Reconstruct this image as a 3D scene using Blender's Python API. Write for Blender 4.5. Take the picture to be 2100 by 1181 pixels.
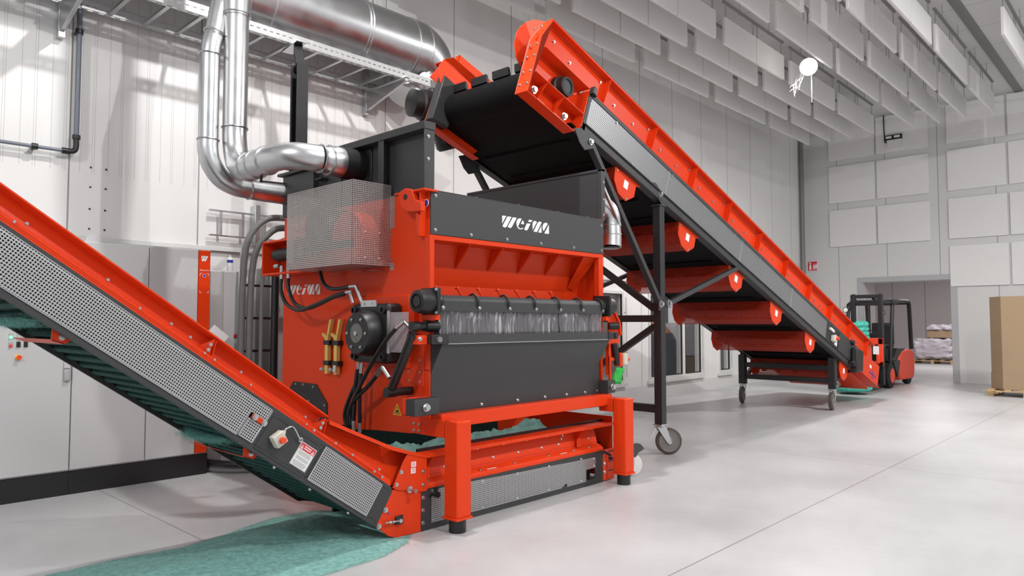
import bpy, bmesh, math, random
from mathutils import Vector, Matrix
random.seed(7)
PI = math.pi
for o in list(bpy.data.objects):
    bpy.data.objects.remove(o)
SC = bpy.context.scene
COL = SC.collection

# ------------------------------------------------------------------ camera
cam_d = bpy.data.cameras.new('camera')
cam = bpy.data.objects.new('camera', cam_d)
COL.objects.link(cam)
cam_d.sensor_width = 36.0
cam_d.lens = 36.0 * 1462.0 / 2100.0
cam_d.clip_end = 200
AZ = math.radians(43.313)
PT = math.radians(2.80)
fwd = Vector((math.cos(AZ) * math.cos(PT), math.sin(AZ) * math.cos(PT), math.sin(PT)))
cam.location = (0, 0, 1.5)
cam.rotation_euler = fwd.to_track_quat('-Z', 'Y').to_euler()
SC.camera = cam

# ------------------------------------------------------------------ world, exposure, lamps
w = bpy.data.worlds.new('world')
SC.world = w
w.use_nodes = True
w.node_tree.nodes['Background'].inputs[0].default_value = (0.97, 0.975, 1.0, 1)
w.node_tree.nodes['Background'].inputs[1].default_value = 0.50
SC.view_settings.view_transform = 'Standard'
SC.view_settings.look = 'None'
SC.view_settings.gamma = 1.0
SC.view_settings.use_curve_mapping = False
SC.view_settings.exposure = 0.36


def area(name, loc, sx, sy, power, col=(1, 0.97, 0.93), target=None):
    d = bpy.data.lights.new(name, 'AREA')
    d.shape = 'RECTANGLE'
    d.size = sx
    d.size_y = sy
    d.energy = power
    d.color = col
    o = bpy.data.objects.new(name, d)
    COL.objects.link(o)
    o.location = loc
    if target:
        o.rotation_euler = (Vector(target) - Vector(loc)).to_track_quat('-Z', 'Y').to_euler()
    return o


def point(name, loc, power, rad=0.05, col=(1, 0.97, 0.93)):
    d = bpy.data.lights.new(name, 'POINT')
    d.energy = power
    d.shadow_soft_size = rad
    d.color = col
    o = bpy.data.objects.new(name, d)
    COL.objects.link(o)
    o.location = loc
    return o


# the hall's high-bay lamps (behind and above the camera, and over the aisle), then one added fill
LC = (1, 0.985, 0.97)
point('hall_light', (3.6, -2.0, 6.6), 600, 0.05, LC)
area('hall_light', (12.7, -2.2, 6.7), 0.6, 0.6, 560, LC)
area('hall_light', (-4.0, 2.2, 6.0), 0.6, 0.6, 150, LC, (3.4, 4.6, 1.0))  # unseen fill, added to brighten the machine's left-facing sides


def spot(name, loc, power, deg, blend=0.5, rad=0.15):
    d = bpy.data.lights.new(name, 'SPOT')
    d.energy = power
    d.spot_size = math.radians(deg)
    d.spot_blend = blend
    d.shadow_soft_size = rad
    d.color = (1, 0.985, 0.97)
    o = bpy.data.objects.new(name, d)
    COL.objects.link(o)
    o.location = loc
    return o


spot('pendant_light', (12.70, 4.72, 5.86), 620, 165, 0.5)
spot('pendant_light', (3.40, 4.3, 6.8), 560, 165, 0.5, 0.08)
area('side_room_light', (27, 5.5, 3.9), 2.5, 2.5, 170, (1, 0.95, 0.95))
area('side_room_light', (14, 10.0, 3.3), 3.0, 0.8, 70, (1, 0.98, 0.95))


# ------------------------------------------------------------------ materials
def new_mat(name):
    m = bpy.data.materials.new(name)
    m.use_nodes = True
    nt = m.node_tree
    return m, nt, nt.nodes, nt.links, nt.nodes['Principled BSDF']


def principled(name, col, rough=0.5, metal=0.0, bump=0.0, bscale=80, var=0.0, vscale=3.0, spec=None, emit=None, estr=0, coat=0, rvar=0):
    m, nt, N, L, p = new_mat(name)
    p.inputs['Base Color'].default_value = (*col, 1)
    p.inputs['Roughness'].default_value = rough
    p.inputs['Metallic'].default_value = metal
    if spec is not None:
        p.inputs['Specular IOR Level'].default_value = spec
    if coat:
        p.inputs['Coat Weight'].default_value = coat
    if emit:
        p.inputs['Emission Color'].default_value = (*emit, 1)
        p.inputs['Emission Strength'].default_value = estr
    tc = N.new('ShaderNodeTexCoord')
    if var or rvar:
        nz = N.new('ShaderNodeTexNoise')
        nz.inputs['Scale'].default_value = vscale
        nz.inputs['Detail'].default_value = 5
        L.new(tc.outputs['Object'], nz.inputs['Vector'])
        if var:
            mx = N.new('ShaderNodeMixRGB')
            mx.inputs[1].default_value = (*[c * (1 - var) for c in col], 1)
            mx.inputs[2].default_value = (*[min(1, c * (1 + var)) for c in col], 1)
            L.new(nz.outputs['Fac'], mx.inputs[0])
            L.new(mx.outputs[0], p.inputs['Base Color'])
        if rvar:
            mr = N.new('ShaderNodeMapRange')
            mr.inputs[1].default_value = 0.3
            mr.inputs[2].default_value = 0.7
            mr.inputs[3].default_value = max(0.02, rough - rvar)
            mr.inputs[4].default_value = min(1, rough + rvar)
            L.new(nz.outputs['Fac'], mr.inputs[0])
            L.new(mr.outputs[0], p.inputs['Roughness'])
    if bump:
        nb = N.new('ShaderNodeTexNoise')
        nb.inputs['Scale'].default_value = bscale
        nb.inputs['Detail'].default_value = 3
        L.new(tc.outputs['Object'], nb.inputs['Vector'])
        b = N.new('ShaderNodeBump')
        b.inputs['Strength'].default_value = bump
        b.inputs['Distance'].default_value = 0.005
        L.new(nb.outputs['Fac'], b.inputs['Height'])
        L.new(b.outputs[0], p.inputs['Normal'])
    return m


def math_node(N, L, op, a, b=None, c=None):
    n = N.new('ShaderNodeMath')
    n.operation = op
    for i, v in enumerate((a, b, c)):
        if v is None:
            continue
        if isinstance(v, (int, float)):
            n.inputs[i].default_value = v
        else:
            L.new(v, n.inputs[i])
    return n.outputs[0]


def perforated(name, col, pitch, hole, rough=0.35, metal=0.9, rowpitch=None, rnd=False):
    """sheet with square or round holes cut by the shader (UV in metres)"""
    m, nt, N, L, p = new_mat(name)
    p.inputs['Base Color'].default_value = (*col, 1)
    p.inputs['Roughness'].default_value = rough
    p.inputs['Metallic'].default_value = metal
    uv = N.new('ShaderNodeUVMap')
    sp = N.new('ShaderNodeSeparateXYZ')
    L.new(uv.outputs[0], sp.inputs[0])
    u = math_node(N, L, 'DIVIDE', sp.outputs[0], pitch)
    v = math_node(N, L, 'DIVIDE', sp.outputs[1], rowpitch or pitch)
    if rnd:
        row = math_node(N, L, 'FLOOR', v)
        off = math_node(N, L, 'MULTIPLY', math_node(N, L, 'MODULO', row, 2.0), 0.5)
        u = math_node(N, L, 'ADD', u, off)
    fu = math_node(N, L, 'SUBTRACT', math_node(N, L, 'FRACT', u), 0.5)
    fv = math_node(N, L, 'SUBTRACT', math_node(N, L, 'FRACT', v), 0.5)
    au = math_node(N, L, 'ABSOLUTE', fu)
    av = math_node(N, L, 'ABSOLUTE', fv)
    if rnd:
        d = math_node(N, L, 'SQRT', math_node(N, L, 'ADD', math_node(N, L, 'MULTIPLY', fu, fu), math_node(N, L, 'MULTIPLY', fv, fv)))
        h = math_node(N, L, 'LESS_THAN', d, hole / 2)
    else:
        h = math_node(N, L, 'LESS_THAN', math_node(N, L, 'MAXIMUM', au, av), hole / 2)
    solid = math_node(N, L, 'SUBTRACT', 1.0, h)
    L.new(solid, p.inputs['Alpha'])
    return m


RED = (0.72, 0.047, 0.007)
M = {}
M['orange'] = principled('orange_paint', RED, 0.36, var=0.04, vscale=2.0, spec=0.22, rvar=0.04)
M['dark'] = principled('anthracite_paint', (0.036, 0.037, 0.039), 0.5, var=0.12, vscale=4)
M['dark2'] = principled('anthracite_dull_steel', (0.018, 0.018, 0.019), 0.5, var=0.15, vscale=5)
M['grey'] = principled('header_grey_paint', (0.042, 0.043, 0.044), 0.6, var=0.08, vscale=3)
M['black'] = principled('black_plastic', (0.010, 0.010, 0.011), 0.42)
M['belt'] = principled('black_rubber_belt', (0.004, 0.004, 0.0045), 0.7, bump=0.1, bscale=60, var=0.3, vscale=4, spec=0.15)
M['greenbelt'] = principled('dark_green_dusty_rubber', (0.005, 0.024, 0.022), 0.65, var=0.8, vscale=14, bump=0.3, spec=0.3)
M['greencleat'] = principled('dusty_green_cleat', (0.012, 0.062, 0.054), 0.7, var=0.9, vscale=30, bump=0.5, spec=0.2)
M['fibre'] = principled('pale_teal_fibre', (0.22, 0.47, 0.42), 0.9, spec=0.1)
M['chrome'] = principled('zinc_bolt', (0.55, 0.56, 0.57), 0.30, 1.0)
M['white'] = principled('white_print', (0.85, 0.85, 0.85), 0.5)
M['offwhite'] = principled('beige_plastic', (0.60, 0.58, 0.50), 0.5)
M['redbtn'] = principled('red_plastic', (0.8, 0.06, 0.02), 0.4)
M['redlabel'] = principled('red_print', (0.62, 0.02, 0.03), 0.5)
M['yellow'] = principled('yellow_plastic', (0.72, 0.50, 0.13), 0.5, var=0.1)
M['warn'] = principled('warning_yellow', (0.85, 0.5, 0.03), 0.5)
M['cab'] = principled('cabinet_grey_paint', (0.54, 0.54, 0.545), 0.42, bump=0.05, bscale=200)
M['cab2'] = principled('cabinet_grey_paint_dark', (0.40, 0.40, 0.41), 0.45)
M['plinth'] = principled('black_plinth', (0.010, 0.010, 0.011), 0.35, var=0.2)
M['galv'] = principled('galvanised_steel', (0.60, 0.61, 0.62), 0.33, 1.0, var=0.05, vscale=5, rvar=0.05)
M['steeltray'] = principled('zinc_tray', (0.62, 0.63, 0.63), 0.42, 0.85, var=0.2, vscale=30)
M['cable'] = principled('grey_cable_sheath', (0.16, 0.16, 0.155), 0.5, var=0.15, vscale=20)
M['conduit'] = principled('blue_grey_conduit', (0.14, 0.16, 0.20), 0.3)
M['baffle'] = principled('baffle_felt', (0.74, 0.73, 0.72), 0.9, bump=0.15, bscale=120, var=0.03, vscale=3)
M['panel'] = principled('acoustic_panel_felt', (0.77, 0.765, 0.76), 0.9, bump=0.12, bscale=120, var=0.02)
M['rail'] = principled('grey_rail', (0.22, 0.22, 0.22), 0.5, 0.3)
M['frame'] = principled('door_frame_grey', (0.42, 0.43, 0.44), 0.45)
M['winframe'] = principled('window_frame_white', (0.66, 0.66, 0.65), 0.4)
M['gasket'] = principled('black_gasket', (0.015, 0.015, 0.015), 0.5)
M['card'] = principled('cardboard', (0.32, 0.225, 0.138), 0.85, var=0.06, vscale=2, bump=0.1)
M['wood'] = principled('pallet_wood', (0.52, 0.36, 0.19), 0.8, var=0.25, vscale=9, bump=0.3)
M['rope'] = principled('teal_rope', (0.06, 0.42, 0.33), 0.6, var=0.35, vscale=25)
M['tyre'] = principled('rubber_tyre', (0.012, 0.012, 0.012), 0.75, bump=0.4, bscale=40)
M['wheelgrey'] = principled('grey_wheel', (0.20, 0.19, 0.18), 0.5)
M['wheelbrown'] = principled('brown_rubber_tread', (0.085, 0.065, 0.05), 0.6, var=0.2)
M['lamp'] = principled('lamp_glass', (1, 1, 1), 0.3, emit=(1, 0.98, 0.95), estr=4)
M['green_led'] = principled('green_button', (0.0, 0.5, 0.1), 0.3, emit=(0.1, 1, 0.3), estr=3)
M['headlight'] = principled('light_lens', (0.8, 0.8, 0.78), 0.2)
M['glovegreen'] = principled('green_plastic', (0.005, 0.36, 0.03), 0.5, var=0.3, vscale=20)
M['pink'] = principled('side_room_wall', (0.60, 0.55, 0.55), 0.8)
M['blue'] = principled('blue_print', (0.03, 0.04, 0.35), 0.5)
M['copper'] = principled('copper_orange', (0.45, 0.14, 0.05), 0.4)
M['slate'] = principled('dark_slate_paint', (0.05, 0.06, 0.075), 0.5)
M['text'] = principled('grey_print', (0.18, 0.18, 0.18), 0.6)
M['mesh_white'] = perforated('perforated_zinc_square', (0.52, 0.525, 0.53), 0.0148, 0.63, 0.4, 0.5)
M['mesh_cage'] = perforated('perforated_cage_square', (0.50, 0.48, 0.46), 0.0152, 0.66, 0.38, 0.6)
M['mesh_fine'] = perforated('perforated_fine_round', (0.42, 0.43, 0.44), 0.021, 0.72, 0.4, 0.6, rowpitch=0.0182, rnd=True)
M['mesh_orange'] = perforated('perforated_orange', (0.50, 0.03, 0.006), 0.020, 0.66, 0.45, 0.0)
M['mesh_small'] = perforated('perforated_small', (0.5, 0.36, 0.38), 0.0125, 0.74, 0.4, 0.4)


def wall_mat():
    m, nt, N, L, p = new_mat('insulated_wall_panel')
    p.inputs['Roughness'].default_value = 0.55
    geo = N.new('ShaderNodeNewGeometry')
    sp = N.new('ShaderNodeSeparateXYZ')
    L.new(geo.outputs['Position'], sp.inputs[0])
    x = sp.outputs[0]
    # panel seams every 1.27 m
    f = math_node(N, L, 'FRACT', math_node(N, L, 'DIVIDE', math_node(N, L, 'SUBTRACT', x, 0.79), 1.27))
    seam = math_node(N, L, 'LESS_THAN', f, 0.012)
    # faint rib lines
    f2 = math_node(N, L, 'FRACT', math_node(N, L, 'DIVIDE', x, 0.127))
    rib = math_node(N, L, 'LESS_THAN', f2, 0.035)
    f3 = math_node(N, L, 'FRACT', math_node(N, L, 'DIVIDE', math_node(N, L, 'ADD', x, 0.02), 0.254))
    rib2 = math_node(N, L, 'LESS_THAN', f3, 0.014)
    hi = math_node(N, L, 'GREATER_THAN', sp.outputs[2], 3.0)
    left = math_node(N, L, 'LESS_THAN', x, 5.86)
    ribs = math_node(N, L, 'MULTIPLY', math_node(N, L, 'MULTIPLY', math_node(N, L, 'MAXIMUM', rib, rib2), left), hi)
    ribs = math_node(N, L, 'MULTIPLY', ribs, 0.45)
    nz = N.new('ShaderNodeTexNoise')
    mp = N.new('ShaderNodeMapping')
    mp.inputs['Scale'].default_value = (3.0, 3.0, 0.5)
    L.new(geo.outputs['Position'], mp.inputs[0])
    L.new(mp.outputs[0], nz.inputs['Vector'])
    nz.inputs['Scale'].default_value = 1.0
    nz.inputs['Detail'].default_value = 6
    mx = N.new('ShaderNodeMixRGB')
    mx.inputs[1].default_value = (0.72, 0.715, 0.705, 1)
    mx.inputs[2].default_value = (0.79, 0.785, 0.775, 1)
    L.new(nz.outputs['Fac'], mx.inputs[0])
    mk = math_node(N, L, 'MAXIMUM', math_node(N, L, 'MULTIPLY', seam, 0.75), ribs)
    m2 = N.new('ShaderNodeMixRGB')
    L.new(mk, m2.inputs[0])
    L.new(mx.outputs[0], m2.inputs[1])
    m2.inputs[2].default_value = (0.14, 0.135, 0.13, 1)
    L.new(m2.outputs[0], p.inputs['Base Color'])
    return m


def endwall_mat():
    m, nt, N, L, p = new_mat('end_wall_panel')
    p.inputs['Roughness'].default_value = 0.6
    geo = N.new('ShaderNodeNewGeometry')
    sp = N.new('ShaderNodeSeparateXYZ')
    L.new(geo.outputs['Position'], sp.inputs[0])
    f = math_node(N, L, 'FRACT', math_node(N, L, 'DIVIDE', math_node(N, L, 'SUBTRACT', sp.outputs[1], 0.77), 1.245))
    seam = math_node(N, L, 'LESS_THAN', f, 0.014)
    m2 = N.new('ShaderNodeMixRGB')
    L.new(math_node(N, L, 'MULTIPLY', seam, 0.7), m2.inputs[0])
    m2.inputs[1].default_value = (0.64, 0.64, 0.635, 1)
    m2.inputs[2].default_value = (0.15, 0.15, 0.15, 1)
    L.new(m2.outputs[0], p.inputs['Base Color'])
    return m


def floor_mat():
    m, nt, N, L, p = new_mat('polished_concrete_floor')
    geo = N.new('ShaderNodeNewGeometry')
    sp = N.new('ShaderNodeSeparateXYZ')
    L.new(geo.outputs['Position'], sp.inputs[0])
    n1 = N.new('ShaderNodeTexNoise')
    n1.inputs['Scale'].default_value = 0.55
    n1.inputs['Detail'].default_value = 8
    n1.inputs['Roughness'].default_value = 0.6
    L.new(geo.outputs['Position'], n1.inputs['Vector'])
    n2 = N.new('ShaderNodeTexNoise')
    n2.inputs['Scale'].default_value = 9
    n2.inputs['Detail'].default_value = 6
    L.new(geo.outputs['Position'], n2.inputs['Vector'])
    a = math_node(N, L, 'ADD', math_node(N, L, 'MULTIPLY', n1.outputs['Fac'], 0.88), math_node(N, L, 'MULTIPLY', n2.outputs['Fac'], 0.12))
    r = N.new('ShaderNodeValToRGB')
    r.color_ramp.elements[0].position = 0.33
    r.color_ramp.elements[0].color = (0.40, 0.40, 0.405, 1)
    r.color_ramp.elements[1].position = 0.66
    r.color_ramp.elements[1].color = (0.56, 0.56, 0.57, 1)
    L.new(a, r.inputs[0])
    # sawn joints
    jx = math_node(N, L, 'LESS_THAN', math_node(N, L, 'ABSOLUTE', math_node(N, L, 'SUBTRACT', math_node(N, L, 'FRACT', math_node(N, L, 'DIVIDE', math_node(N, L, 'ADD', sp.outputs[0], 3.82), 6.0)), 0.999)), 0.0006)
    jy = math_node(N, L, 'LESS_THAN', math_node(N, L, 'ABSOLUTE', math_node(N, L, 'SUBTRACT', sp.outputs[1], 2.28)), 0.004)
    j = math_node(N, L, 'MAXIMUM', jx, jy)
    v = N.new('ShaderNodeTexVoronoi')
    v.inputs['Scale'].default_value = 1.9
    L.new(geo.outputs['Position'], v.inputs['Vector'])
    spk = math_node(N, L, 'LESS_THAN', v.outputs['Distance'], 0.009)
    j = math_node(N, L, 'MAXIMUM', j, math_node(N, L, 'MULTIPLY', spk, 0.6))
    m2 = N.new('ShaderNodeMixRGB')
    L.new(math_node(N, L, 'MULTIPLY', j, 0.75), m2.inputs[0])
    L.new(r.outputs[0], m2.inputs[1])
    m2.inputs[2].default_value = (0.06, 0.06, 0.055, 1)
    L.new(m2.outputs[0], p.inputs['Base Color'])
    mr = N.new('ShaderNodeMapRange')
    mr.inputs[1].default_value = 0.35
    mr.inputs[2].default_value = 0.65
    mr.inputs[3].default_value = 0.34
    mr.inputs[4].default_value = 0.37
    L.new(a, mr.inputs[0])
    L.new(mr.outputs[0], p.inputs['Roughness'])
    b = N.new('ShaderNodeBump')
    b.inputs['Strength'].default_value = 0.0
    b.inputs['Distance'].default_value = 0.01
    L.new(n2.outputs['Fac'], b.inputs['Height'])
    L.new(b.outputs[0], p.inputs['Normal'])
    return m


def ceiling_mat():
    m, nt, N, L, p = new_mat('ceiling_panel')
    p.inputs['Roughness'].default_value = 0.7
    geo = N.new('ShaderNodeNewGeometry')
    sp = N.new('ShaderNodeSeparateXYZ')
    L.new(geo.outputs['Position'], sp.inputs[0])
    f = math_node(N, L, 'FRACT', math_node(N, L, 'DIVIDE', math_node(N, L, 'SUBTRACT', sp.outputs[0], 0.15), 1.2))
    seam = math_node(N, L, 'LESS_THAN', f, 0.012)
    m2 = N.new('ShaderNodeMixRGB')
    L.new(math_node(N, L, 'MULTIPLY', seam, 0.6), m2.inputs[0])
    m2.inputs[1].default_value = (0.62, 0.62, 0.615, 1)
    m2.inputs[2].default_value = (0.12, 0.12, 0.12, 1)
    L.new(m2.outputs[0], p.inputs['Base Color'])
    return m


def dust_mat():
    m, nt, N, L, p = new_mat('teal_fibre_dust')
    tc = N.new('ShaderNodeTexCoord')
    n = N.new('ShaderNodeTexNoise')
    n.inputs['Scale'].default_value = 28
    n.inputs['Detail'].default_value = 8
    n.inputs['Roughness'].default_value = 0.75
    L.new(tc.outputs['Object'], n.inputs['Vector'])
    r = N.new('ShaderNodeValToRGB')
    r.color_ramp.elements[0].position = 0.3
    r.color_ramp.elements[0].color = (0.10, 0.27, 0.245, 1)
    r.color_ramp.elements[1].position = 0.7
    r.color_ramp.elements[1].color = (0.30, 0.57, 0.52, 1)
    L.new(n.outputs['Fac'], r.inputs[0])
    L.new(r.outputs[0], p.inputs['Base Color'])
    p.inputs['Roughness'].default_value = 0.95
    # the rim of the pile thins out to single fibres (vertex attribute 'cover')
    at = N.new('ShaderNodeAttribute')
    at.attribute_name = 'cover'
    n3 = N.new('ShaderNodeTexNoise')
    n3.inputs['Scale'].default_value = 110
    n3.inputs['Detail'].default_value = 4
    n3.inputs['Roughness'].default_value = 0.8
    L.new(tc.outputs['Object'], n3.inputs['Vector'])
    nn = math_node(N, L, 'ADD', math_node(N, L, 'MULTIPLY', n.outputs['Fac'], 0.4), math_node(N, L, 'MULTIPLY', n3.outputs['Fac'], 0.6))
    th = math_node(N, L, 'ADD', at.outputs['Fac'], math_node(N, L, 'MULTIPLY', math_node(N, L, 'SUBTRACT', nn, 0.5), 1.9))
    al = math_node(N, L, 'GREATER_THAN', th, 0.45)
    L.new(al, p.inputs['Alpha'])
    b = N.new('ShaderNodeBump')
    b.inputs['Strength'].default_value = 0.9
    b.inputs['Distance'].default_value = 0.012
    L.new(n.outputs['Fac'], b.inputs['Height'])
    L.new(b.outputs[0], p.inputs['Normal'])
    return m


def clear_mat(name, col, alpha, rough=0.12, streak=False):
    m, nt, N, L, p = new_mat(name)
    p.inputs['Base Color'].default_value = (*col, 1)
    p.inputs['Roughness'].default_value = rough
    p.inputs['Alpha'].default_value = alpha
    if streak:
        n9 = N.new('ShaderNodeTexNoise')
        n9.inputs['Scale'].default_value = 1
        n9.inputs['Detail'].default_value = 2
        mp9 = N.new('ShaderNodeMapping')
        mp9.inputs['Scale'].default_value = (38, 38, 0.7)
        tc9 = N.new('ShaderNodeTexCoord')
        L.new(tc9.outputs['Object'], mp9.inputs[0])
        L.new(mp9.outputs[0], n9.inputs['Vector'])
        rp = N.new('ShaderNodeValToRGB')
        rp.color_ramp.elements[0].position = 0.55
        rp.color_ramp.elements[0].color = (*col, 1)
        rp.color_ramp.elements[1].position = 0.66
        rp.color_ramp.elements[1].color = (0.75, 0.74, 0.77, 1)  # pale streaks paint glossy lamp highlights into the strip colour
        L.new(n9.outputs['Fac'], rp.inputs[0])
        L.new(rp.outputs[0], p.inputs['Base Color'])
        uv = N.new('ShaderNodeTexCoord')
        mp = N.new('ShaderNodeMapping')
        mp.inputs['Scale'].default_value = (55, 55, 1.0)
        L.new(uv.outputs['Object'], mp.inputs[0])
        nz = N.new('ShaderNodeTexNoise')
        nz.inputs['Scale'].default_value = 1
        nz.inputs['Detail'].default_value = 4
        L.new(mp.outputs[0], nz.inputs['Vector'])
        mr = N.new('ShaderNodeMapRange')
        mr.inputs[1].default_value = 0.35
        mr.inputs[2].default_value = 0.7
        mr.inputs[3].default_value = alpha - 0.12
        mr.inputs[4].default_value = min(1, alpha + 0.22)
        L.new(nz.outputs['Fac'], mr.inputs[0])
        L.new(mr.outputs[0], p.inputs['Alpha'])
        b = N.new('ShaderNodeBump')
        b.inputs['Strength'].default_value = 0.25
        b.inputs['Distance'].default_value = 0.004
        L.new(nz.outputs['Fac'], b.inputs['Height'])
        L.new(b.outputs[0], p.inputs['Normal'])
    return m


M['wall'] = wall_mat()
M['endwall'] = endwall_mat()
M['floor'] = floor_mat()
M['ceil'] = ceiling_mat()
M['dust'] = dust_mat()
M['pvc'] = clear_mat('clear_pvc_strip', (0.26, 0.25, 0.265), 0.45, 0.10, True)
M['glass'] = clear_mat('window_glass', (0.05, 0.06, 0.065), 0.22, 0.03)
M['plexi'] = clear_mat('plexiglass', (0.6, 0.55, 0.58), 0.35, 0.1)
M['film'] = clear_mat('stretch_film', (0.62, 0.57, 0.62), 0.80, 0.30, False)


# ------------------------------------------------------------------ mesh builder
class MB:
    def __init__(s):
        s.v = []
        s.f = []

    def add(s, vs, fs):
        o = len(s.v)
        s.v += [tuple(q) for q in vs]
        s.f += [tuple(i + o for i in f) for f in fs]
        return s

    def box(s, x0, x1, y0, y1, z0, z1):
        return s.add([(x0, y0, z0), (x1, y0, z0), (x1, y1, z0), (x0, y1, z0), (x0, y0, z1), (x1, y0, z1), (x1, y1, z1), (x0, y1, z1)],
                     [(0, 3, 2, 1), (4, 5, 6, 7), (0, 1, 5, 4), (1, 2, 6, 5), (2, 3, 7, 6), (3, 0, 4, 7)])

    def prism(s, pts, ax, a, b):
        """pts: 2D outline. ax X: (y,z)  Y: (x,z)  Z: (x,y)"""
        n = len(pts)
        def mk(p, t):
            return (t, p[0], p[1]) if ax == 'X' else ((p[0], t, p[1]) if ax == 'Y' else (p[0], p[1], t))
        vs = [mk(p, a) for p in pts] + [mk(p, b) for p in pts]
        fs = [tuple(range(n)), tuple(range(2 * n - 1, n - 1, -1))]
        fs += [(i, (i + 1) % n + 0, (i + 1) % n + n, i + n) for i in range(n)]
        return s.add(vs, fs)

    def cyl(s, p0, p1, r, seg=16, r2=None, cap=True):
        p0 = Vector(p0); p1 = Vector(p1)
        d = (p1 - p0).normalized()
        a = d.orthogonal().normalized(); b = d.cross(a)
        r2 = r if r2 is None else r2
        vs = []
        for p, rr in ((p0, r), (p1, r2)):
            for i in range(seg):
                t = 2 * PI * i / seg
                vs.append(p + a * math.cos(t) * rr + b * math.sin(t) * rr)
        fs = [(i, (i + 1) % seg, (i + 1) % seg + seg, i + seg) for i in range(seg)]
        if cap:
            fs += [tuple(range(seg - 1, -1, -1)), tuple(range(seg, 2 * seg))]
        return s.add(vs, fs)

    def beam(s, p0, p1, w_, h_, up=(0, 0, 1)):
        p0 = Vector(p0); p1 = Vector(p1)
        d = (p1 - p0).normalized()
        u = Vector(up)
        if abs(d.dot(u)) > 0.98:
            u = Vector((1, 0, 0))
        x = d.cross(u).normalized(); z = x.cross(d).normalized()
        vs = []
        for p in (p0, p1):
            for sx, sz in ((-1, -1), (1, -1), (1, 1), (-1, 1)):
                vs.append(p + x * sx * w_ / 2 + z * sz * h_ / 2)
        return s.add(vs, [(0, 3, 2, 1), (4, 5, 6, 7), (0, 1, 5, 4), (1, 2, 6, 5), (2, 3, 7, 6), (3, 0, 4, 7)])

    def tube(s, pts, r, seg=10, smooth=4, cap=True, flat=1.0):
        P = [Vector(p) for p in pts]
        rs = list(r) if isinstance(r, (list, tuple)) else [r] * len(P)
        if smooth and len(P) > 2:
            Q = []; R = []
            for i in range(len(P) - 1):
                p0 = P[max(i - 1, 0)]; p1 = P[i]; p2 = P[i + 1]; p3 = P[min(i + 2, len(P) - 1)]
                for k in range(smooth):
                    t = k / smooth
                    Q.append(0.5 * ((2 * p1) + (p2 - p0) * t + (2 * p0 - 5 * p1 + 4 * p2 - p3) * t * t + (3 * p1 - p0 - 3 * p2 + p3) * t ** 3))
                    R.append(rs[i] * (1 - t) + rs[i + 1] * t)
            Q.append(P[-1]); R.append(rs[-1])
            P, rs = Q, R
        a = None
        vs = []
        n = len(P)
        for i, p in enumerate(P):
            d = (P[min(i + 1, n - 1)] - P[max(i - 1, 0)]).normalized()
            if a is None:
                a = d.orthogonal().normalized()
            else:
                a = (a - d * a.dot(d)).normalized()
            b = d.cross(a)
            for k in range(seg):
                t = 2 * PI * k / seg
                vs.append(p + a * math.cos(t) * rs[i] + b * math.sin(t) * rs[i] * flat)
        fs = []
        for i in range(n - 1):
            for k in range(seg):
                fs.append((i * seg + k, i * seg + (k + 1) % seg, (i + 1) * seg + (k + 1) % seg, (i + 1) * seg + k))
        if cap:
            fs.append(tuple(range(seg - 1, -1, -1)))
            fs.append(tuple(range((n - 1) * seg, n * seg)))
        return s.add(vs, fs)

    def lathe(s, c, ax, prof, seg=24, closed=False):
        """prof: list of (offset along axis, radius)"""
        c = Vector(c); d = Vector(ax).normalized()
        a = d.orthogonal().normalized(); b = d.cross(a)
        vs = []
        n = len(prof)
        for (h, r) in prof:
            for k in range(seg):
                t = 2 * PI * k / seg
                vs.append(c + d * h + (a * math.cos(t) + b * math.sin(t)) * r)
        fs = []
        m = n if closed else n - 1
        for i in range(m):
            j = (i + 1) % n
            for k in range(seg):
                fs.append((i * seg + k, i * seg + (k + 1) % seg, j * seg + (k + 1) % seg, j * seg + k))
        if not closed:
            fs.append(tuple(range(seg - 1, -1, -1)))
            fs.append(tuple(range((n - 1) * seg, n * seg)))
        return s.add(vs, fs)

    def ring(s, c, ax, R, r, seg=28, rs=8):
        return s.lathe(c, ax, [(r * math.sin(2 * PI * i / rs), R + r * math.cos(2 * PI * i / rs)) for i in range(rs)], seg, True)

    def sphere(s, c, r, seg=16, rings=10, sz=1.0):
        return s.lathe(c, (0, 0, 1), [(-math.cos(PI * (i + 0.05) / (rings + 0.1)) * r * sz, math.sin(PI * (i + 0.05) / (rings + 0.1)) * r) for i in range(rings + 1)], seg)

    def poly(s, pts):
        return s.add(pts, [tuple(range(len(pts)))])

    def slab(s, pts, t):
        """thick sheet from planar 3D polygon, thickness vector t"""
        t = Vector(t)
        n = len(pts)
        vs = [Vector(p) for p in pts] + [Vector(p) + t for p in pts]
        fs = [tuple(range(n)), tuple(range(2 * n - 1, n - 1, -1))]
        fs += [(i, (i + 1) % n, (i + 1) % n + n, i + n) for i in range(n)]
        return s.add(vs, fs)

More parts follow.
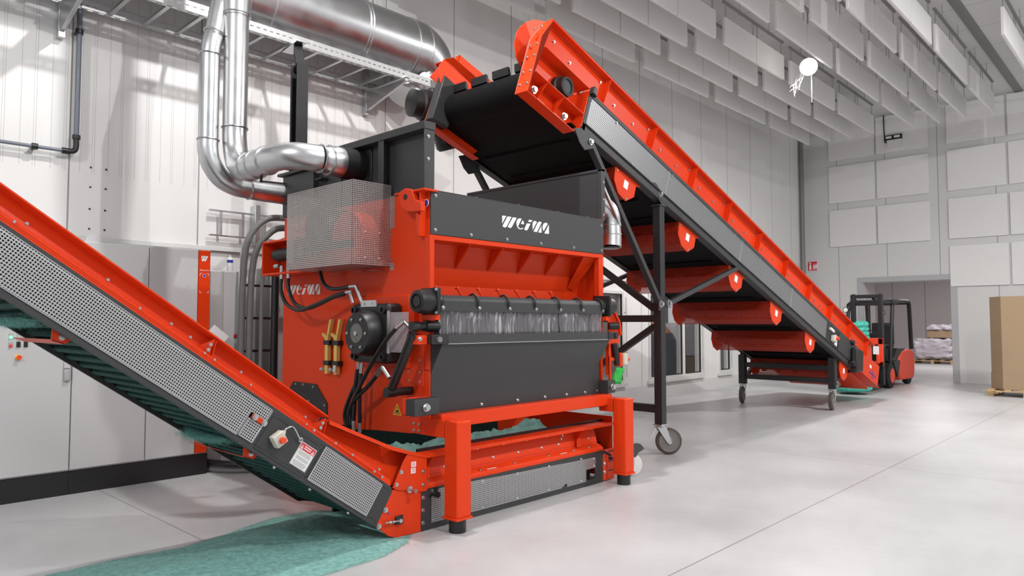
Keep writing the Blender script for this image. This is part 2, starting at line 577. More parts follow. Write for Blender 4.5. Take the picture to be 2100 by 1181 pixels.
    def build(s, name, mat, parent=None, bevel=0.0, smooth=True, uv=None, kind=None, seg=2, label=None):
        off = WL.get(parent.name, Vector((0, 0, 0))) if parent else Vector((0, 0, 0))
        me = bpy.data.meshes.new(name)
        me.from_pydata([tuple(Vector(v) - off) for v in s.v], [], s.f)
        bm = bmesh.new()
        bm.from_mesh(me)
        bmesh.ops.recalc_face_normals(bm, faces=bm.faces)
        if uv:
            lay = bm.loops.layers.uv.new('UVMap')
            for f in bm.faces:
                if uv == 'auto':
                    nn = f.normal
                    if abs(nn.z) > 0.8:
                        ua, va = Vector((1, 0, 0)), Vector((0, 1, 0))
                    else:
                        ua = Vector((0, 0, 1)).cross(nn).normalized()
                        va = nn.cross(ua)
                else:
                    ua, va = Vector(uv[0]), Vector(uv[1])
                for l in f.loops:
                    l[lay].uv = (l.vert.co.dot(ua) + 50, l.vert.co.dot(va) + 50)
        bm.to_mesh(me)
        bm.free()
        o = bpy.data.objects.new(name, me)
        COL.objects.link(o)
        me.materials.append(M[mat] if isinstance(mat, str) else mat)
        if smooth:
            for p in me.polygons:
                p.use_smooth = True
            me.set_sharp_from_angle(angle=math.radians(35))
        if parent:
            o.parent = parent
        WL[o.name] = off
        if bevel:
            b = o.modifiers.new('bevel', 'BEVEL')
            b.width = bevel
            b.segments = seg
            b.limit_method = 'ANGLE'
            b.angle_limit = math.radians(40)
        if kind:
            o['kind'] = kind
        if label:
            o['label'] = label
        return o


WL = {}


def _builds(s, name, mat, parent=None, **k):
    """one object for every separate piece of the mesh"""
    par = list(range(len(s.v)))
    def find(i):
        while par[i] != i:
            par[i] = par[par[i]]
            i = par[i]
        return i
    for f in s.f:
        a = find(f[0])
        for j in f[1:]:
            par[find(j)] = a
    isl = {}
    for fi, f in enumerate(s.f):
        isl.setdefault(find(f[0]), []).append(fi)
    groups = []
    for fl in isl.values():
        vs = {i for fi in fl for i in s.f[fi]}
        lo = [min(s.v[i][a] for i in vs) - 0.0015 for a in range(3)]
        hi = [max(s.v[i][a] for i in vs) + 0.0015 for a in range(3)]
        fl = list(fl)
        hit = [g for g in groups if all(g[0][a] <= hi[a] and g[1][a] >= lo[a] for a in range(3))]
        for g in hit:
            groups.remove(g)
            lo = [min(lo[a], g[0][a]) for a in range(3)]
            hi = [max(hi[a], g[1][a]) for a in range(3)]
            fl += g[2]
        groups.append((lo, hi, fl))
    out = []
    for lo, hi, fl in groups:
        m = MB()
        ids = {}
        for fi in fl:
            for i in s.f[fi]:
                if i not in ids:
                    ids[i] = len(m.v)
                    m.v.append(s.v[i])
            m.f.append(tuple(ids[i] for i in s.f[fi]))
        out.append(m.build(name, mat, parent, **k))
    return out


MB.builds = _builds


def thing(name, label, cat, loc=(0, 0, 0), group=None):
    o = bpy.data.objects.new(name, None)
    COL.objects.link(o)
    o.location = loc
    o.empty_display_size = 0.1
    o['label'] = label
    o['category'] = cat
    if group:
        o['group'] = group
    WL[o.name] = Vector(loc)
    return o


def tag(o, label, cat, group=None):
    o['label'] = label
    o['category'] = cat
    if group:
        o['group'] = group
    return o


# a bolt: one mesh, copied
def _bolt_mesh():
    b = MB()
    b.cyl((0, 0, 0), (0, 0, 0.003), 0.0125, 14)
    b.cyl((0, 0, 0.003), (0, 0, 0.011), 0.0085, 6)
    o = b.build('bolt', 'chrome', None, smooth=True)
    me = o.data
    bpy.data.objects.remove(o)
    return me


BOLT = _bolt_mesh()


def bolts(parent, pts, d=(0, -1, 0), s=1.0):
    q = Vector(d).to_track_quat('Z', 'Y').to_euler()
    off = WL[parent.name]
    for p in pts:
        o = bpy.data.objects.new('bolt', BOLT)
        COL.objects.link(o)
        o.parent = parent
        o.location = Vector(p) - off
        o.rotation_euler = q
        o.scale = (s, s, s)


LOGO = [[(0.0, 0.168), (0.084, 0.171), (0.001, 0.054)], [(0.108, 0.168), (0.19, 0.169), (0.101, 0.037), (0.084, 0.016), (0.056, 0.006), (0.028, 0.011), (0.007, 0.024)], [(0.217, 0.167), (0.297, 0.168), (0.204, 0.038), (0.183, 0.014), (0.154, 0.009), (0.126, 0.015), (0.113, 0.026)], [(0.399, 0.167), (0.356, 0.168), (0.316, 0.151), (0.294, 0.121), (0.289, 0.086), (0.301, 0.047), (0.33, 0.018), (0.37, 0.008), (0.41, 0.017), (0.427, 0.026), (0.424, 0.042), (0.399, 0.03), (0.366, 0.023), (0.345, 0.034), (0.325, 0.05)], [(0.421, 0.147), (0.447, 0.122), (0.451, 0.09), (0.381, 0.09)], [(0.559, 0.169), (0.631, 0.169), (0.608, 0.138), (0.537, 0.136)], [(0.51, 0.111), (0.589, 0.114), (0.525, 0.017), (0.492, 0.006), (0.458, 0.015), (0.455, 0.022)], [(0.68, 0.166), (0.73, 0.155), (0.634, 0.025), (0.631, 0.11), (0.646, 0.148)], [(0.792, 0.169), (0.835, 0.157), (0.73, 0.005), (0.653, 0.006), (0.746, 0.145)], [(0.827, 0.11), (0.834, 0.005), (0.757, 0.003)], [(0.929, 0.165), (0.973, 0.153), (0.877, 0.032), (0.858, 0.061), (0.854, 0.107), (0.878, 0.146)], [(0.997, 0.142), (1.0, 0.002), (0.893, 0.0)]]


def logo(name, mat, parent, org, ux, uz, width, th, which=None, kz=1.0):
    b = MB()
    org = Vector(org); ux = Vector(ux); uz = Vector(uz)
    for i, p in enumerate(LOGO):
        if which and i not in which:
            continue
        b.slab([org + ux * (q[0] * width) + uz * (q[1] * width * kz) for q in p], th)
    return b.build(name, mat, parent, smooth=False)


#@@ROOM
# ================================================================== THE ROOM
W = 7.95      # left wall plane
EX = 20.8     # end wall plane
CZ = 7.12


def struct(name, b, mat, **k):
    o = b.build(name, mat, kind='structure', **k)
    return o


struct('floor', MB().box(-6, 33, -7, 12.5, -0.1, 0.0), 'floor', smooth=False)
struct('ceiling', MB().box(-6, EX + 0.15, -7, W + 0.15, CZ, CZ + 0.1), 'ceil', smooth=False)

wins = [(10.35, 11.57), (12.47, 14.63), (15.45, 16.02)]
b = MB()
xs = -6.0
for x0, x1 in wins:
    b.box(xs, x0, W, W + 0.15, 0, CZ)
    b.box(x0, x1, W, W + 0.15, 0, 0.34)
    b.box(x0, x1, W, W + 0.15, 2.12, CZ)
    xs = x1
b.box(xs, EX + 0.15, W, W + 0.15, 0, CZ)
struct('wall_left', b, 'wall', smooth=False)

b = MB()
b.box(EX, EX + 0.15, -7, 4.3, 0, CZ)
b.box(EX, EX + 0.15, 6.38, W, 0, CZ)
b.box(EX, EX + 0.15, 4.3, 6.38, 2.6, CZ)
struct('wall_right', b, 'endwall', smooth=False)

# ledges on the left wall
struct('trim_1', MB().box(-2, 20.6, W - 0.05, W - 0.001, 2.31, 2.36), 'winframe', bevel=0.004)
struct('trim_2', MB().box(4.3, 20.6, W - 0.012, W - 0.001, 0.0, 0.24), 'winframe', smooth=False)
struct('trim_3', MB().cyl((20.46, W - 0.08, 0), (20.46, W - 0.08, 6.9), 0.06, 12), 'rail')
struct('trim_4', MB().box(12.0, EX, 2.66, 2.82, CZ - 0.03, CZ - 0.001), 'rail', smooth=False)

# windows
for i, (x0, x1) in enumerate(wins):
    b = MB()
    z0, z1 = 0.34, 2.12
    t = 0.06
    yb, yf = W + 0.12, W - 0.03
    for (a, c, e, f) in ((x0, x1, z0, z0 + t), (x0, x1, z1 - t, z1), (x0, x0 + t, z0 + t, z1 - t), (x1 - t, x1, z0 + t, z1 - t)):
        b.box(a, c, yf, yb, e, f)
    if i == 1:
        b.box(13.77, 13.89, yf, yb, z0 + t, z1 - t)
    b.box(x0 - 0.06, x1 + 0.06, W - 0.06, W - 0.001, z0 - 0.07, z0 - 0.001)
    wo = struct('window_%d' % (i + 1), b, 'winframe', bevel=0.004)
    g = MB()
    g.box(x0 + t, x1 - t, W + 0.05, W + 0.056, z0 + t, z1 - t)
    g.build('pane', 'glass', wo, smooth=False)
    k = MB()
    panes = [(x0 + t, x1 - t)] if i != 1 else [(x0 + t, 13.77), (13.89, x1 - t)]
    for (a, c) in panes:
        for (p, q, e, f) in ((a, a + 0.02, z0 + t, z1 - t), (c - 0.02, c, z0 + t, z1 - t), (a, c, z0 + t, z0 + t + 0.02), (a, c, z1 - t - 0.02, z1 - t)):
            k.box(p, q, W - 0.032, W + 0.0, e, f)
    k.build('gasket', 'gasket', wo, smooth=False)
    h = MB()
    h.cyl((x1 + 0.05, W - 0.05, 0.45), (x1 + 0.05, W - 0.05, 2.0), 0.014, 8)
    h.cyl((x1 + 0.05, W - 0.05, 0.7), (x1 + 0.05, W - 0.001, 0.7), 0.012, 8)
    h.cyl((x1 + 0.05, W - 0.05, 1.7), (x1 + 0.05, W - 0.001, 1.7), 0.012, 8)
    h.build('handle_rod', 'winframe', wo)

# room behind the windows
struct('wall_back', MB().box(9.6, 20.5, 12.3, 12.4, 0, 3.5).box(9.5, 9.6, W + 0.2, 12.3, 0, 3.5), 'pink', smooth=False)
struct('trim_5', MB().box(9.5, 20.5, W + 0.2, 12.4, 3.5, 3.55), 'ceil', smooth=False)
# things seen through the window
t = thing('storage_drum', 'large dark slate drum with an orange lid rim standing behind the window', 'drum', (15.2, 9.7, 0))
b = MB()
b.lathe((15.2, 9.7, 0), (0, 0, 1), [(0.0, 0.62), (0.5, 0.74), (1.0, 0.72), (1.25, 0.6)], 32)
b.build('body', 'slate', t)
MB().lathe((15.2, 9.7, 1.252), (0, 0, 1), [(0.0, 0.58), (0.2, 0.42), (0.3, 0.16)], 32).build('lid', 'copper', t)
t = thing('film_wrapped_bale', 'film-wrapped pale bale on a carton behind the narrow window pane', 'bale', (17.3, 10.0, 0))
MB().box(16.8, 17.9, 9.6, 10.6, 0.62, 1.5).build('bale', 'film', t, bevel=0.1, seg=4)
MB().box(16.85, 17.8, 9.65, 10.5, 0.03, 0.6).build('carton', 'card', t, bevel=0.01)
tag(MB().box(13.3, 13.9, 11.0, 11.9, 0.0, 1.95).build('locker', 'cab2', None, bevel=0.01), 'plain grey locker at the back of the room behind the windows', 'locker')

# door opening
b = MB()
b.box(EX - 0.03, EX, 4.15, 4.3, 0, 2.6)
b.box(EX - 0.03, EX, 6.38, 6.52, 0, 2.6)
b.box(EX - 0.03, EX, 4.15, 6.52, 2.6, 2.74)
b.box(EX, EX + 0.18, 4.28, 4.3, 0, 2.6)
b.box(EX, EX + 0.18, 4.3, 6.38, 2.58, 2.6)
struct('door_1', b, 'frame', bevel=0.004)
struct('wall_side_room', MB().box(EX + 0.16, EX + 1.0, 6.38, 6.5, 0, 2.7).box(32.4, 32.5, 1.0, 11.5, 0, 4.2).box(EX + 1.0, 32.4, 11.5, 11.6, 0, 4.2).box(EX + 0.2, 32.4, 0.9, 1.0, 0, 4.2)
       .box(EX + 1.0, EX + 1.1, 6.5, 11.5, 0, 4.2), 'pink', smooth=False)
b = MB()
for y in (5.2, 6.4, 7.6, 8.8):
    b.box(32.39, 32.399, y, y + 0.012, 0, 4.2)
struct('trim_6', b, 'rail', smooth=False)
struct('ceiling_side_room', MB().box(EX + 0.2, 32.5, 0.9, 11.6, 4.2, 4.3), 'ceil', smooth=False)

# ------------------------------------------------------------------ acoustic panels on the end wall
cols = [(7.22, 6.01), (5.96, 4.71), (4.29, 3.04), (2.99, 1.74)]
rows = [(6.07, 7.10), (4.86, 5.90), (3.63, 4.66), (2.42, 3.45)]
cn = ['nearest the corner pipe', 'beside the corner column', 'just right of the wall seam strip', 'at the right edge of the photo']
rn = ['top row', 'second row from the top', 'third row from the top', 'lowest row']
for ri, (z0, z1) in enumerate(rows):
    for ci, (y1, y0) in enumerate(cols):
        if ri == 3 and ci < 2:
            continue
        zz = z1 - (0.03 if ri == 0 else 0)
        o = MB().box(EX - 0.05, EX, y0, y1, z0, zz).build('acoustic_wall_panel', 'panel', None, bevel=0.006)
        where = ['leftmost column, nearest the corner pipe', 'second column, left of the bare wall strip', 'third column, right of the bare wall strip', 'fourth column, at the right edge'][ci]
        tag(o, 'pale square acoustic wall panel, %s, %s' % (rn[ri], where), 'acoustic panel', 'acoustic panels on the end wall')

# ------------------------------------------------------------------ ceiling baffles
rowsY = [6.97, 6.45, 5.93, 5.41, 4.52, 3.99, 3.46, 2.93, 1.97]
ORD = ['first', 'second', 'third', 'fourth', 'fifth', 'sixth', 'seventh', 'eighth', 'ninth', 'tenth']
names_row = ['first', 'second', 'third', 'fourth', 'fifth', 'sixth', 'seventh', 'eighth', 'ninth', 'tenth']
_bm = MB().box(0, 1.195, -0.025, 0.025, 6.12, 6.58)
_w = []
for x in (0.08, 1.115):
    q = MB()
    q.tube([(x - 0.03, 0, 6.835), (x - 0.004, 0, 6.565), (x + 0.004, 0, 6.565), (x + 0.03, 0, 6.835)], 0.0035, 4, 0)
    _w.append(q)
proto = None
railp = None
for ri, y in enumerate(rowsY):
    for pi_, x0 in enumerate([5.45, 8.15, 10.86, 13.57, 16.25]):
        if y < 3.2 and x0 < 9:
            continue
        if y < 2.5 and x0 < 11:
            continue
        if x0 == 5.45 and y < 4.2:
            continue
        # rail
        if railp is None:
            railp = MB().box(0, 2.41, -0.022, 0.022, 6.83, 6.86).cyl((0.6, 0, 6.85), (0.6, 0, CZ), 0.004, 5).cyl((1.8, 0, 6.85), (1.8, 0, CZ), 0.004, 5).build('ceiling_rail', 'rail', None, smooth=False)
            r = railp
        else:
            r = railp.copy(); COL.objects.link(r)
        r.location = (x0, y, 0)
        tag(r, 'grey ceiling rail, %s row from the left wall, %s from the end wall' % (names_row[ri], ORD[4 - pi_]), 'rail', 'rails carrying the baffles')
        for k in range(2):
            if proto is None:
                proto = _bm.build('ceiling_baffle', 'baffle', None, bevel=0.008)
                wires = [q.build('suspension_wire', 'rail', proto) for q in _w]
                o = proto
            else:
                o = proto.copy(); COL.objects.link(o)
                for wv in wires:
                    c = wv.copy(); COL.objects.link(c); c.parent = o
            o.location = (x0 + 1.212 * k, y, 0)
            tag(o, 'hanging felt baffle, %s row from the left wall, %s from the end wall' % (names_row[ri], ORD[9 - pi_ * 2 - k]), 'baffle', 'white felt baffles hanging under the ceiling')

# lamp among the baffles
t = thing('pendant_lamp', 'glowing white pendant lamp hanging between the ceiling baffles', 'lamp', (12.70, 4.72, 6.05))
MB().sphere((12.70, 4.72, 6.05), 0.15, 20, 12).build('globe', 'lamp', t)
MB().cyl((12.70, 4.72, 6.2), (12.70, 4.72, CZ), 0.012, 8).build('stem', 'rail', t)
b = MB()
rng = random.Random(3)
for k in range(6):
    x, y, z = 12.70 - 0.03 + rng.uniform(-.05, .0), 4.72 + rng.uniform(0.0, .12), 5.95
    pts = [(x, y, z)]
    for j in range(4):
        x += rng.uniform(-0.06, 0.02); y += rng.uniform(-0.02, 0.1); z -= rng.uniform(0.02, 0.13)
        pts.append((x, y, z))
    b.tube(pts, 0.0025, 5, 2)
b.cyl((12.72, 4.68, 5.95), (12.72, 4.68, 5.4), 0.003, 6)
b.build('loose_wire', 'white', t)

# emergency light and fire sign
t = thing('emergency_light', 'twin-head emergency light with cable on the end wall', 'light', (EX - 0.03, 5.5, 6.2))
MB().box(EX - 0.12, EX - 0.051, 5.31, 5.66, 6.18, 6.40).build('housing', 'baffle', t, bevel=0.004)
MB().box(EX - 0.13, EX - 0.051, 5.30, 5.70, 6.39, 6.52).build('head_bar', 'black', t, bevel=0.004)
MB().box(EX - 0.145, EX - 0.12, 5.34, 5.48, 6.43, 6.49).build('lens', 'headlight', t)
MB().box(EX - 0.145, EX - 0.12, 5.54, 5.68, 6.43, 6.49).build('lens', 'headlight', t)
MB().tube([(EX - 0.08, 5.74, 7.1), (EX - 0.08, 5.74, 6.9), (EX - 0.08, 5.73, 6.5), (EX - 0.08, 5.72, 6.36), (EX - 0.08, 5.67, 6.35)], 0.014, 8).build('cable', 'black', t)

t = thing('fire_extinguisher_sign', 'square red fire extinguisher sign on the wall above the conveyor', 'sign', (EX - 0.01, 7.73, 3.13))
MB().box(EX - 0.012, EX - 0.001, 7.585, 7.875, 2.985, 3.275).build('plate_rim', 'white', t)
MB().box(EX - 0.016, EX - 0.012, 7.60, 7.86, 3.0, 3.26).build('plate', 'redlabel', t)
b = MB()
b.box(EX - 0.02, EX - 0.016, 7.76, 7.82, 3.02, 3.16).box(EX - 0.02, EX - 0.016, 7.775, 7.805, 3.165, 3.21).box(EX - 0.02, EX - 0.016, 7.76, 7.835, 3.215, 3.235)
for k in range(3):
    y = 7.72 - k * 0.04
    b.slab([(EX - 0.02, y, 3.03), (EX - 0.02, y - 0.02, 3.03), (EX - 0.02, y - 0.045, 3.12), (EX - 0.02, y - 0.03, 3.21), (EX - 0.02, y - 0.012, 3.13)], (0.004, 0, 0))
b.build('pictogram', 'white', t, smooth=False)

# ------------------------------------------------------------------ rod conduit on the left wall
t = thing('wall_conduit', 'blue-grey plastic conduit running down and along the left wall', 'conduit', (2.1, 7.87, 3.2))
MB().cyl((2.1, 7.86, 3.30), (2.1, 7.86, 6.6), 0.024, 12).build('pipe', 'conduit', t)
MB().cyl((-1.5, 7.86, 3.14), (2.03, 7.86, 3.17), 0.017, 12).build('pipe', 'conduit', t)
MB().tube([(2.02, 7.86, 3.17), (2.08, 7.86, 3.18), (2.1, 7.86, 3.22), (2.1, 7.86, 3.3)], 0.026, 12).build('elbow', 'black', t)
b = MB()
b.cyl((1.98, 7.86, 3.17), (2.05, 7.86, 3.17), 0.03, 12).cyl((2.1, 7.86, 3.30), (2.1, 7.86, 3.34), 0.036, 12).cyl((2.1, 7.86, 4.35), (2.1, 7.86, 4.40), 0.035, 12)
b.cyl((1.73, 7.86, 3.168), (1.78, 7.86, 3.168), 0.03, 12).box(1.74, 1.77, 7.86, 7.95, 3.15, 3.185)
b.box(2.08, 2.12, 7.86, 7.95, 4.36, 4.39)
b.builds('clamp', 'black', t)

# screw holes in the wall
b = MB()
for z in (3.06, 2.86, 2.64, 2.44):
    for x in (2.26, 2.40):
        b.cyl((x, W - 0.006, z), (x, W, z), 0.010, 8)
tag(b.build('wall_screw', 'gasket'), 'two columns of small dark screws left in the wall above the cabinets', 'screws', None)
bpy.data.objects['wall_screw']['kind'] = 'stuff'

# ------------------------------------------------------------------ cable tray
t = thing('cable_tray', 'zinc ladder cable tray running along the left wall under the duct', 'cable tray', (3.0, 7.5, 4.6))


def slotted_rail(y, ydir, x0=-1.5, x1=5.97):
    b = MB()
    z0, z1 = 4.60, 4.70
    # side web with slots: upper and lower bands plus ties
    b.box(x0, x1, y - 0.002, y + 0.002, z0, z0 + 0.045)
    b.box(x0, x1, y - 0.002, y + 0.002, z0 + 0.057, z1)
    x = x0
    while x < x1:
        b.box(x, min(x + 0.035, x1), y - 0.002, y + 0.002, z0 + 0.045, z0 + 0.057)
        x += 0.075
    # bottom flange towards the inside with long slots
    y2 = y + ydir * 0.055
    ya, yb = min(y, y2), max(y, y2)
    b.box(x0, x1, ya, ya + 0.016, z0 - 0.003, z0)
    b.box(x0, x1, yb - 0.016, yb, z0 - 0.003, z0)
    x = x0
    while x < x1:
        b.box(x, min(x + 0.05, x1), ya + 0.016, yb - 0.016, z0 - 0.003, z0)
        x += 0.1
    y3 = y + ydir * 0.03
    b.box(x0, x1, min(y, y3), max(y, y3), z1 - 0.003, z1)
    return b


slotted_rail(7.10, 1).build('side_rail', 'steeltray', t, smooth=False)
slotted_rail(7.84, -1).build('side_rail', 'steeltray', t, smooth=False)
x = -1.3
while x < 5.9:
    MB().box(x, x + 0.04, 7.12, 7.82, 4.602, 4.63).build('rung', 'galv', t, smooth=False)
    x += 0.33
for X in (1.95, 5.52):
    br = MB()
    br.box(X - 0.03, X + 0.03, 7.86, 7.90, 4.28, 4.93)
    br.box(X - 0.03, X + 0.03, 7.90, 7.945, 4.28, 4.93)
    br.build('wall_bracket', 'galv', t, bevel=0.003)
    br = MB()
    br.prism([(7.86, 4.33), (7.86, 4.58), (7.02, 4.58), (7.02, 4.54)], 'X', X - 0.02, X + 0.02)
    br.box(X - 0.04, X + 0.04, 7.0, 7.86, 4.578, 4.598)
    br.build('bracket_arm', 'galv', t, bevel=0.003)

# ------------------------------------------------------------------ big duct
t = thing('ventilation_duct', 'large shiny round ventilation duct above the cable tray', 'duct', (3.0, 7.4, 5.12))
DR = 0.40
DY, DZ = 7.42, 5.13
MB().lathe((-1.5, DY, DZ), (1, 0, 0), [(0.0, DR), (7.25, DR)], 56).build('duct_pipe', 'galv', t)
b = MB()
pts = [(5.75, DY, DZ), (5.95, DY, DZ), (6.12, DY + 0.0, DZ - 0.10), (6.2, DY + 0.01, DZ - 0.28), (6.15, DY + 0.02, DZ - 0.45)]
b.tube(pts, [DR, DR, DR * 0.97, DR * 0.9, DR * 0.8], 48, 3)
b.build('end_bend', 'galv', t)
b = MB()
b.tube([(5.9, 7.44, 4.72), (5.85, 7.45, 4.6), (5.80, 7.45, 4.50)], [0.24, 0.24, 0.24], 32, 2)
for q in ((5.89, 7.445, 4.68), (5.855, 7.45, 4.60)):
    b.ring(q, (0.3, 0, 1), 0.24, 0.012, 32)
b.build('drop_spigot', 'galv', t)
b = MB()
for X in (0.9, 2.4, 3.78, 5.75, 5.97):
    b.ring((X, DY, DZ), (1, 0, 0), DR, 0.010, 56)
b.builds('joint_band', 'galv', t)
b = MB()
for X in (4.98, 5.02):
    b.ring((X, DY, DZ), (1, 0, 0), DR + 0.004, 0.008, 56, 6)
b.lathe((4.97, DY, DZ), (1, 0, 0), [(0, DR + 0.004), (0.06, DR + 0.004)], 56)
b.build('hanger_strap', 'galv', t)
MB().cyl((5.0, DY - 0.3, DZ + 0.28), (5.0, DY - 0.3, CZ), 0.007, 6).cyl((5.42, DY + 0.2, DZ + 0.3), (5.42, DY + 0.2, CZ), 0.009, 6).build('hanger_rod', 'rail', t)


def clampring(parent, c, ax, R):
    b = MB()
    b.ring(c, ax, R, 0.007, 32, 6)
    d = Vector(ax).normalized()
    a = d.orthogonal().normalized()
    e = Vector(c) + a * (R + 0.012)
    b.cyl(e - d * 0.014, e + d * 0.014, 0.011, 8)
    return b.build('clamp_ring', 'chrome', parent)


# pipe 1 (front): comes down, bends forward and to the hopper
t = thing('extraction_pipe', 'front shiny extraction pipe bending across to the black hopper spigot', 'pipe', (2.87, 6.1, 3.0))
px, py = 2.87, 6.10
MB().lathe((px, py, 3.22), (0, 0, 1), [(0, 0.104), (1.02, 0.104)], 40).build('straight_pipe', 'galv', t)
MB().lathe((px, py, 4.24), (0, 0, 1), [(0, 0.115), (0.05, 0.115), (0.75, 0.165), (2.8, 0.165)], 40).build('cone', 'galv', t)
b = MB()
b.tube([(px, py, 3.24), (px, py, 3.14), (px, py - 0.03, 3.0), (px - 0.01, py - 0.11, 2.89), (px - 0.02, py - 0.24, 2.83), (px - 0.03, py - 0.34, 2.825)], 0.104, 40, 4)
b.build('elbow', 'galv', t)
MB().tube([(2.84, 5.76, 2.825), (2.83, 5.6, 2.825), (2.825, 5.40, 2.825)], 0.113, 40, 2).build('damper_section', 'galv', t)
MB().tube([(2.825, 5.41, 2.825), (2.825, 5.30, 2.825), (2.85, 5.17, 2.825), (2.92, 5.08, 2.825), (3.01, 5.035, 2.82), (3.07, 5.02, 2.82)], 0.107, 40, 4).build('bend', 'galv', t)
MB().lathe((3.07, 5.02, 2.82), (1, 0, 0), [(0, 0.107), (0.05, 0.107), (0.06, 0.114), (0.10, 0.114), (0.12, 0.124), (0.19, 0.124)], 40).build('coupling', 'galv', t)
for c, ax, R in (((px, py, 4.26), (0, 0, 1), 0.117), ((px, py, 3.23), (0, 0, 1), 0.110), ((2.84, 5.75, 2.825), (0, 1, 0), 0.117), ((2.832, 5.6, 2.825), (0, 1, 0), 0.117),
                 ((2.826, 5.41, 2.825), (0, 1, 0), 0.115), ((3.07, 5.02, 2.82), (1, 0, 0), 0.112), ((3.145, 5.02, 2.82), (1, 0, 0), 0.119)):
    clampring(t, c, ax, R)
b = MB()
b.cyl((2.83, 5.52, 2.72), (2.83, 5.52, 2.66), 0.012, 8)
b.beam((2.83, 5.52, 2.67), (3.02, 5.44, 2.665), 0.03, 0.008)
b.build('damper_lever', 'black', t)

t = thing('return_air_pipe', 'slimmer shiny pipe behind the front one, curving into the back of the machine', 'pipe', (2.68, 6.2, 3.0))
b = MB()
qx, qy = 2.665, 6.17
b.lathe((qx, qy, 3.08), (0, 0, 1), [(0, 0.084), (0.80, 0.084)], 36)
b.build('straight_pipe', 'galv', t)
MB().tube([(qx, qy, 3.85), (qx + 0.01, qy, 3.95), (qx + 0.05, qy + 0.01, 4.1), (qx + 0.12, qy + 0.03, 4.5), (qx + 0.16, qy + 0.03, 4.9)], 0.084, 36, 3).build('upper_bend', 'galv', t)
MB().tube([(qx, qy, 3.10), (qx, qy, 3.02), (qx + 0.03, qy, 2.9), (qx + 0.12, qy, 2.78), (qx + 0.25, qy, 2.725), (qx + 0.38, qy, 2.715)], 0.086, 36, 4).build('elbow', 'galv', t)
MB().tube([(qx + 0.38, qy, 2.715), (3.2, qy, 2.715), (3.45, qy - 0.01, 2.715)], [0.088, 0.094, 0.098], 36, 2).build('inlet_pipe', 'galv', t)
for c, ax, R in (((qx, qy, 3.10), (0, 0, 1), 0.090), ((qx, qy, 3.86), (0, 0, 1), 0.090), ((qx + 0.04, qy, 4.06), (0.3, 0, 1), 0.092), ((qx + 0.38, qy, 2.715), (1, 0, 0), 0.092), ((3.42, qy, 2.715), (1, 0, 0), 0.105)):
    clampring(t, c, ax, R)

# steel post carrying the tray
t = thing('steel_post', 'slim black steel post rising from the machine top to the cable tray', 'post', (3.8, 6.5, 2.9))
b = MB()
b.box(3.70, 3.83, 6.50, 6.51, 0.0, 4.16).box(3.70, 3.83, 6.62, 6.63, 0.0, 4.16).box(3.76, 3.775, 6.505, 6.625, 0.0, 4.16)
b.build('column', 'dark2', t, bevel=0.002)
b = MB()
b.beam((3.77, 6.56, 4.13), (4.02, 7.05, 4.54), 0.09, 0.09)
b.build('head', 'dark2', t)
MB().beam((3.98, 6.90, 4.57), (4.02, 7.28, 4.555), 0.12, 0.03).build('head_plate', 'galv', t, bevel=0.004)

# small ladder piece on the wall and the cables
t = thing('wall_ladder_bracket', 'small slotted cable ladder fixed flat to the wall above the cables', 'cable ladder', (3.9, 7.88, 2.6))
for z in (2.76, 2.48):
    MB().box(3.43, 4.6, 7.85, 7.89, z - 0.008, z + 0.008).build('rail', 'galv', t, smooth=False)
for X in (3.56, 3.82, 4.09):
    b = MB()
    b.box(X - 0.014, X - 0.006, 7.86, 7.87, 2.48, 2.76).box(X + 0.006, X + 0.014, 7.86, 7.87, 2.48, 2.76)
    for k in range(13):
        b.box(X - 0.006, X + 0.006, 7.86, 7.87, 2.485 + k * 0.0215, 2.497 + k * 0.0215)
    b.build('rung', 'galv', t, smooth=False)
MB().box(3.95, 4.01, 7.82, 7.945, 2.40, 2.87).build('wall_post', 'galv', t, bevel=0.003)

cables = [
    ([(3.95, 7.1, 2.64), (3.75, 7.1, 2.62), (3.62, 7.12, 2.53), (3.53, 7.15, 2.36), (3.505, 7.18, 2.1), (3.50, 7.2, 1.6), (3.50, 7.2, 0.4), (3.50, 7.2, 0.05)], 0.034, 'cable', 'thick grey cable, outermost of the arch dropping beside the small cabinet'),
    ([(3.95, 7.0, 2.52), (3.78, 7.0, 2.50), (3.69, 7.05, 2.42), (3.61, 7.1, 2.28), (3.585, 7.15, 2.05), (3.58, 7.18, 1.5), (3.58, 7.18, 0.05)], 0.034, 'cable', 'thick grey cable arching just inside the outermost one'),
    ([(3.95, 6.95, 2.40), (3.82, 6.95, 2.38), (3.73, 7.0, 2.27), (3.69, 7.05, 2.1), (3.67, 7.1, 1.9), (3.67, 7.1, 0.05)], 0.020, 'cable', 'thin grey cable on the inner side of the cable arch'),
    ([(3.98, 6.9, 2.34), (3.86, 6.9, 2.33), (3.79, 6.92, 2.25), (3.75, 6.95, 2.1), (3.74, 6.95, 1.6), (3.74, 6.95, 0.05)], 0.040, 'black', 'thick black cable, innermost of the cables behind the machine'),
]
for pts, r, mt, lb in cables:
    tag(MB().tube(pts, r, 12, 5).build('power_cable', mt), lb, 'cable', 'cables dropping behind the machine')
for i, (z, dx) in enumerate(((0.03, 0.0), (0.10, 0.03))):
    tag(MB().tube([(3.17, 7.3 - i * 0.06, z), (3.3, 7.0 - i * 0.06, z), (3.55, 6.85 - dx, z), (3.9, 6.9, z)], 0.03, 10, 4).build('floor_cable', 'cable' if i == 0 else 'black'),
        ['grey cable lying on the floor at the cabinet end', 'black cable lying on top of the grey floor cable'][i], 'cable')
t = thing('cable_clamp_ladder', 'upright zinc ladder with black clips holding the hanging cables', 'cable ladder', (3.5, 7.3, 0))
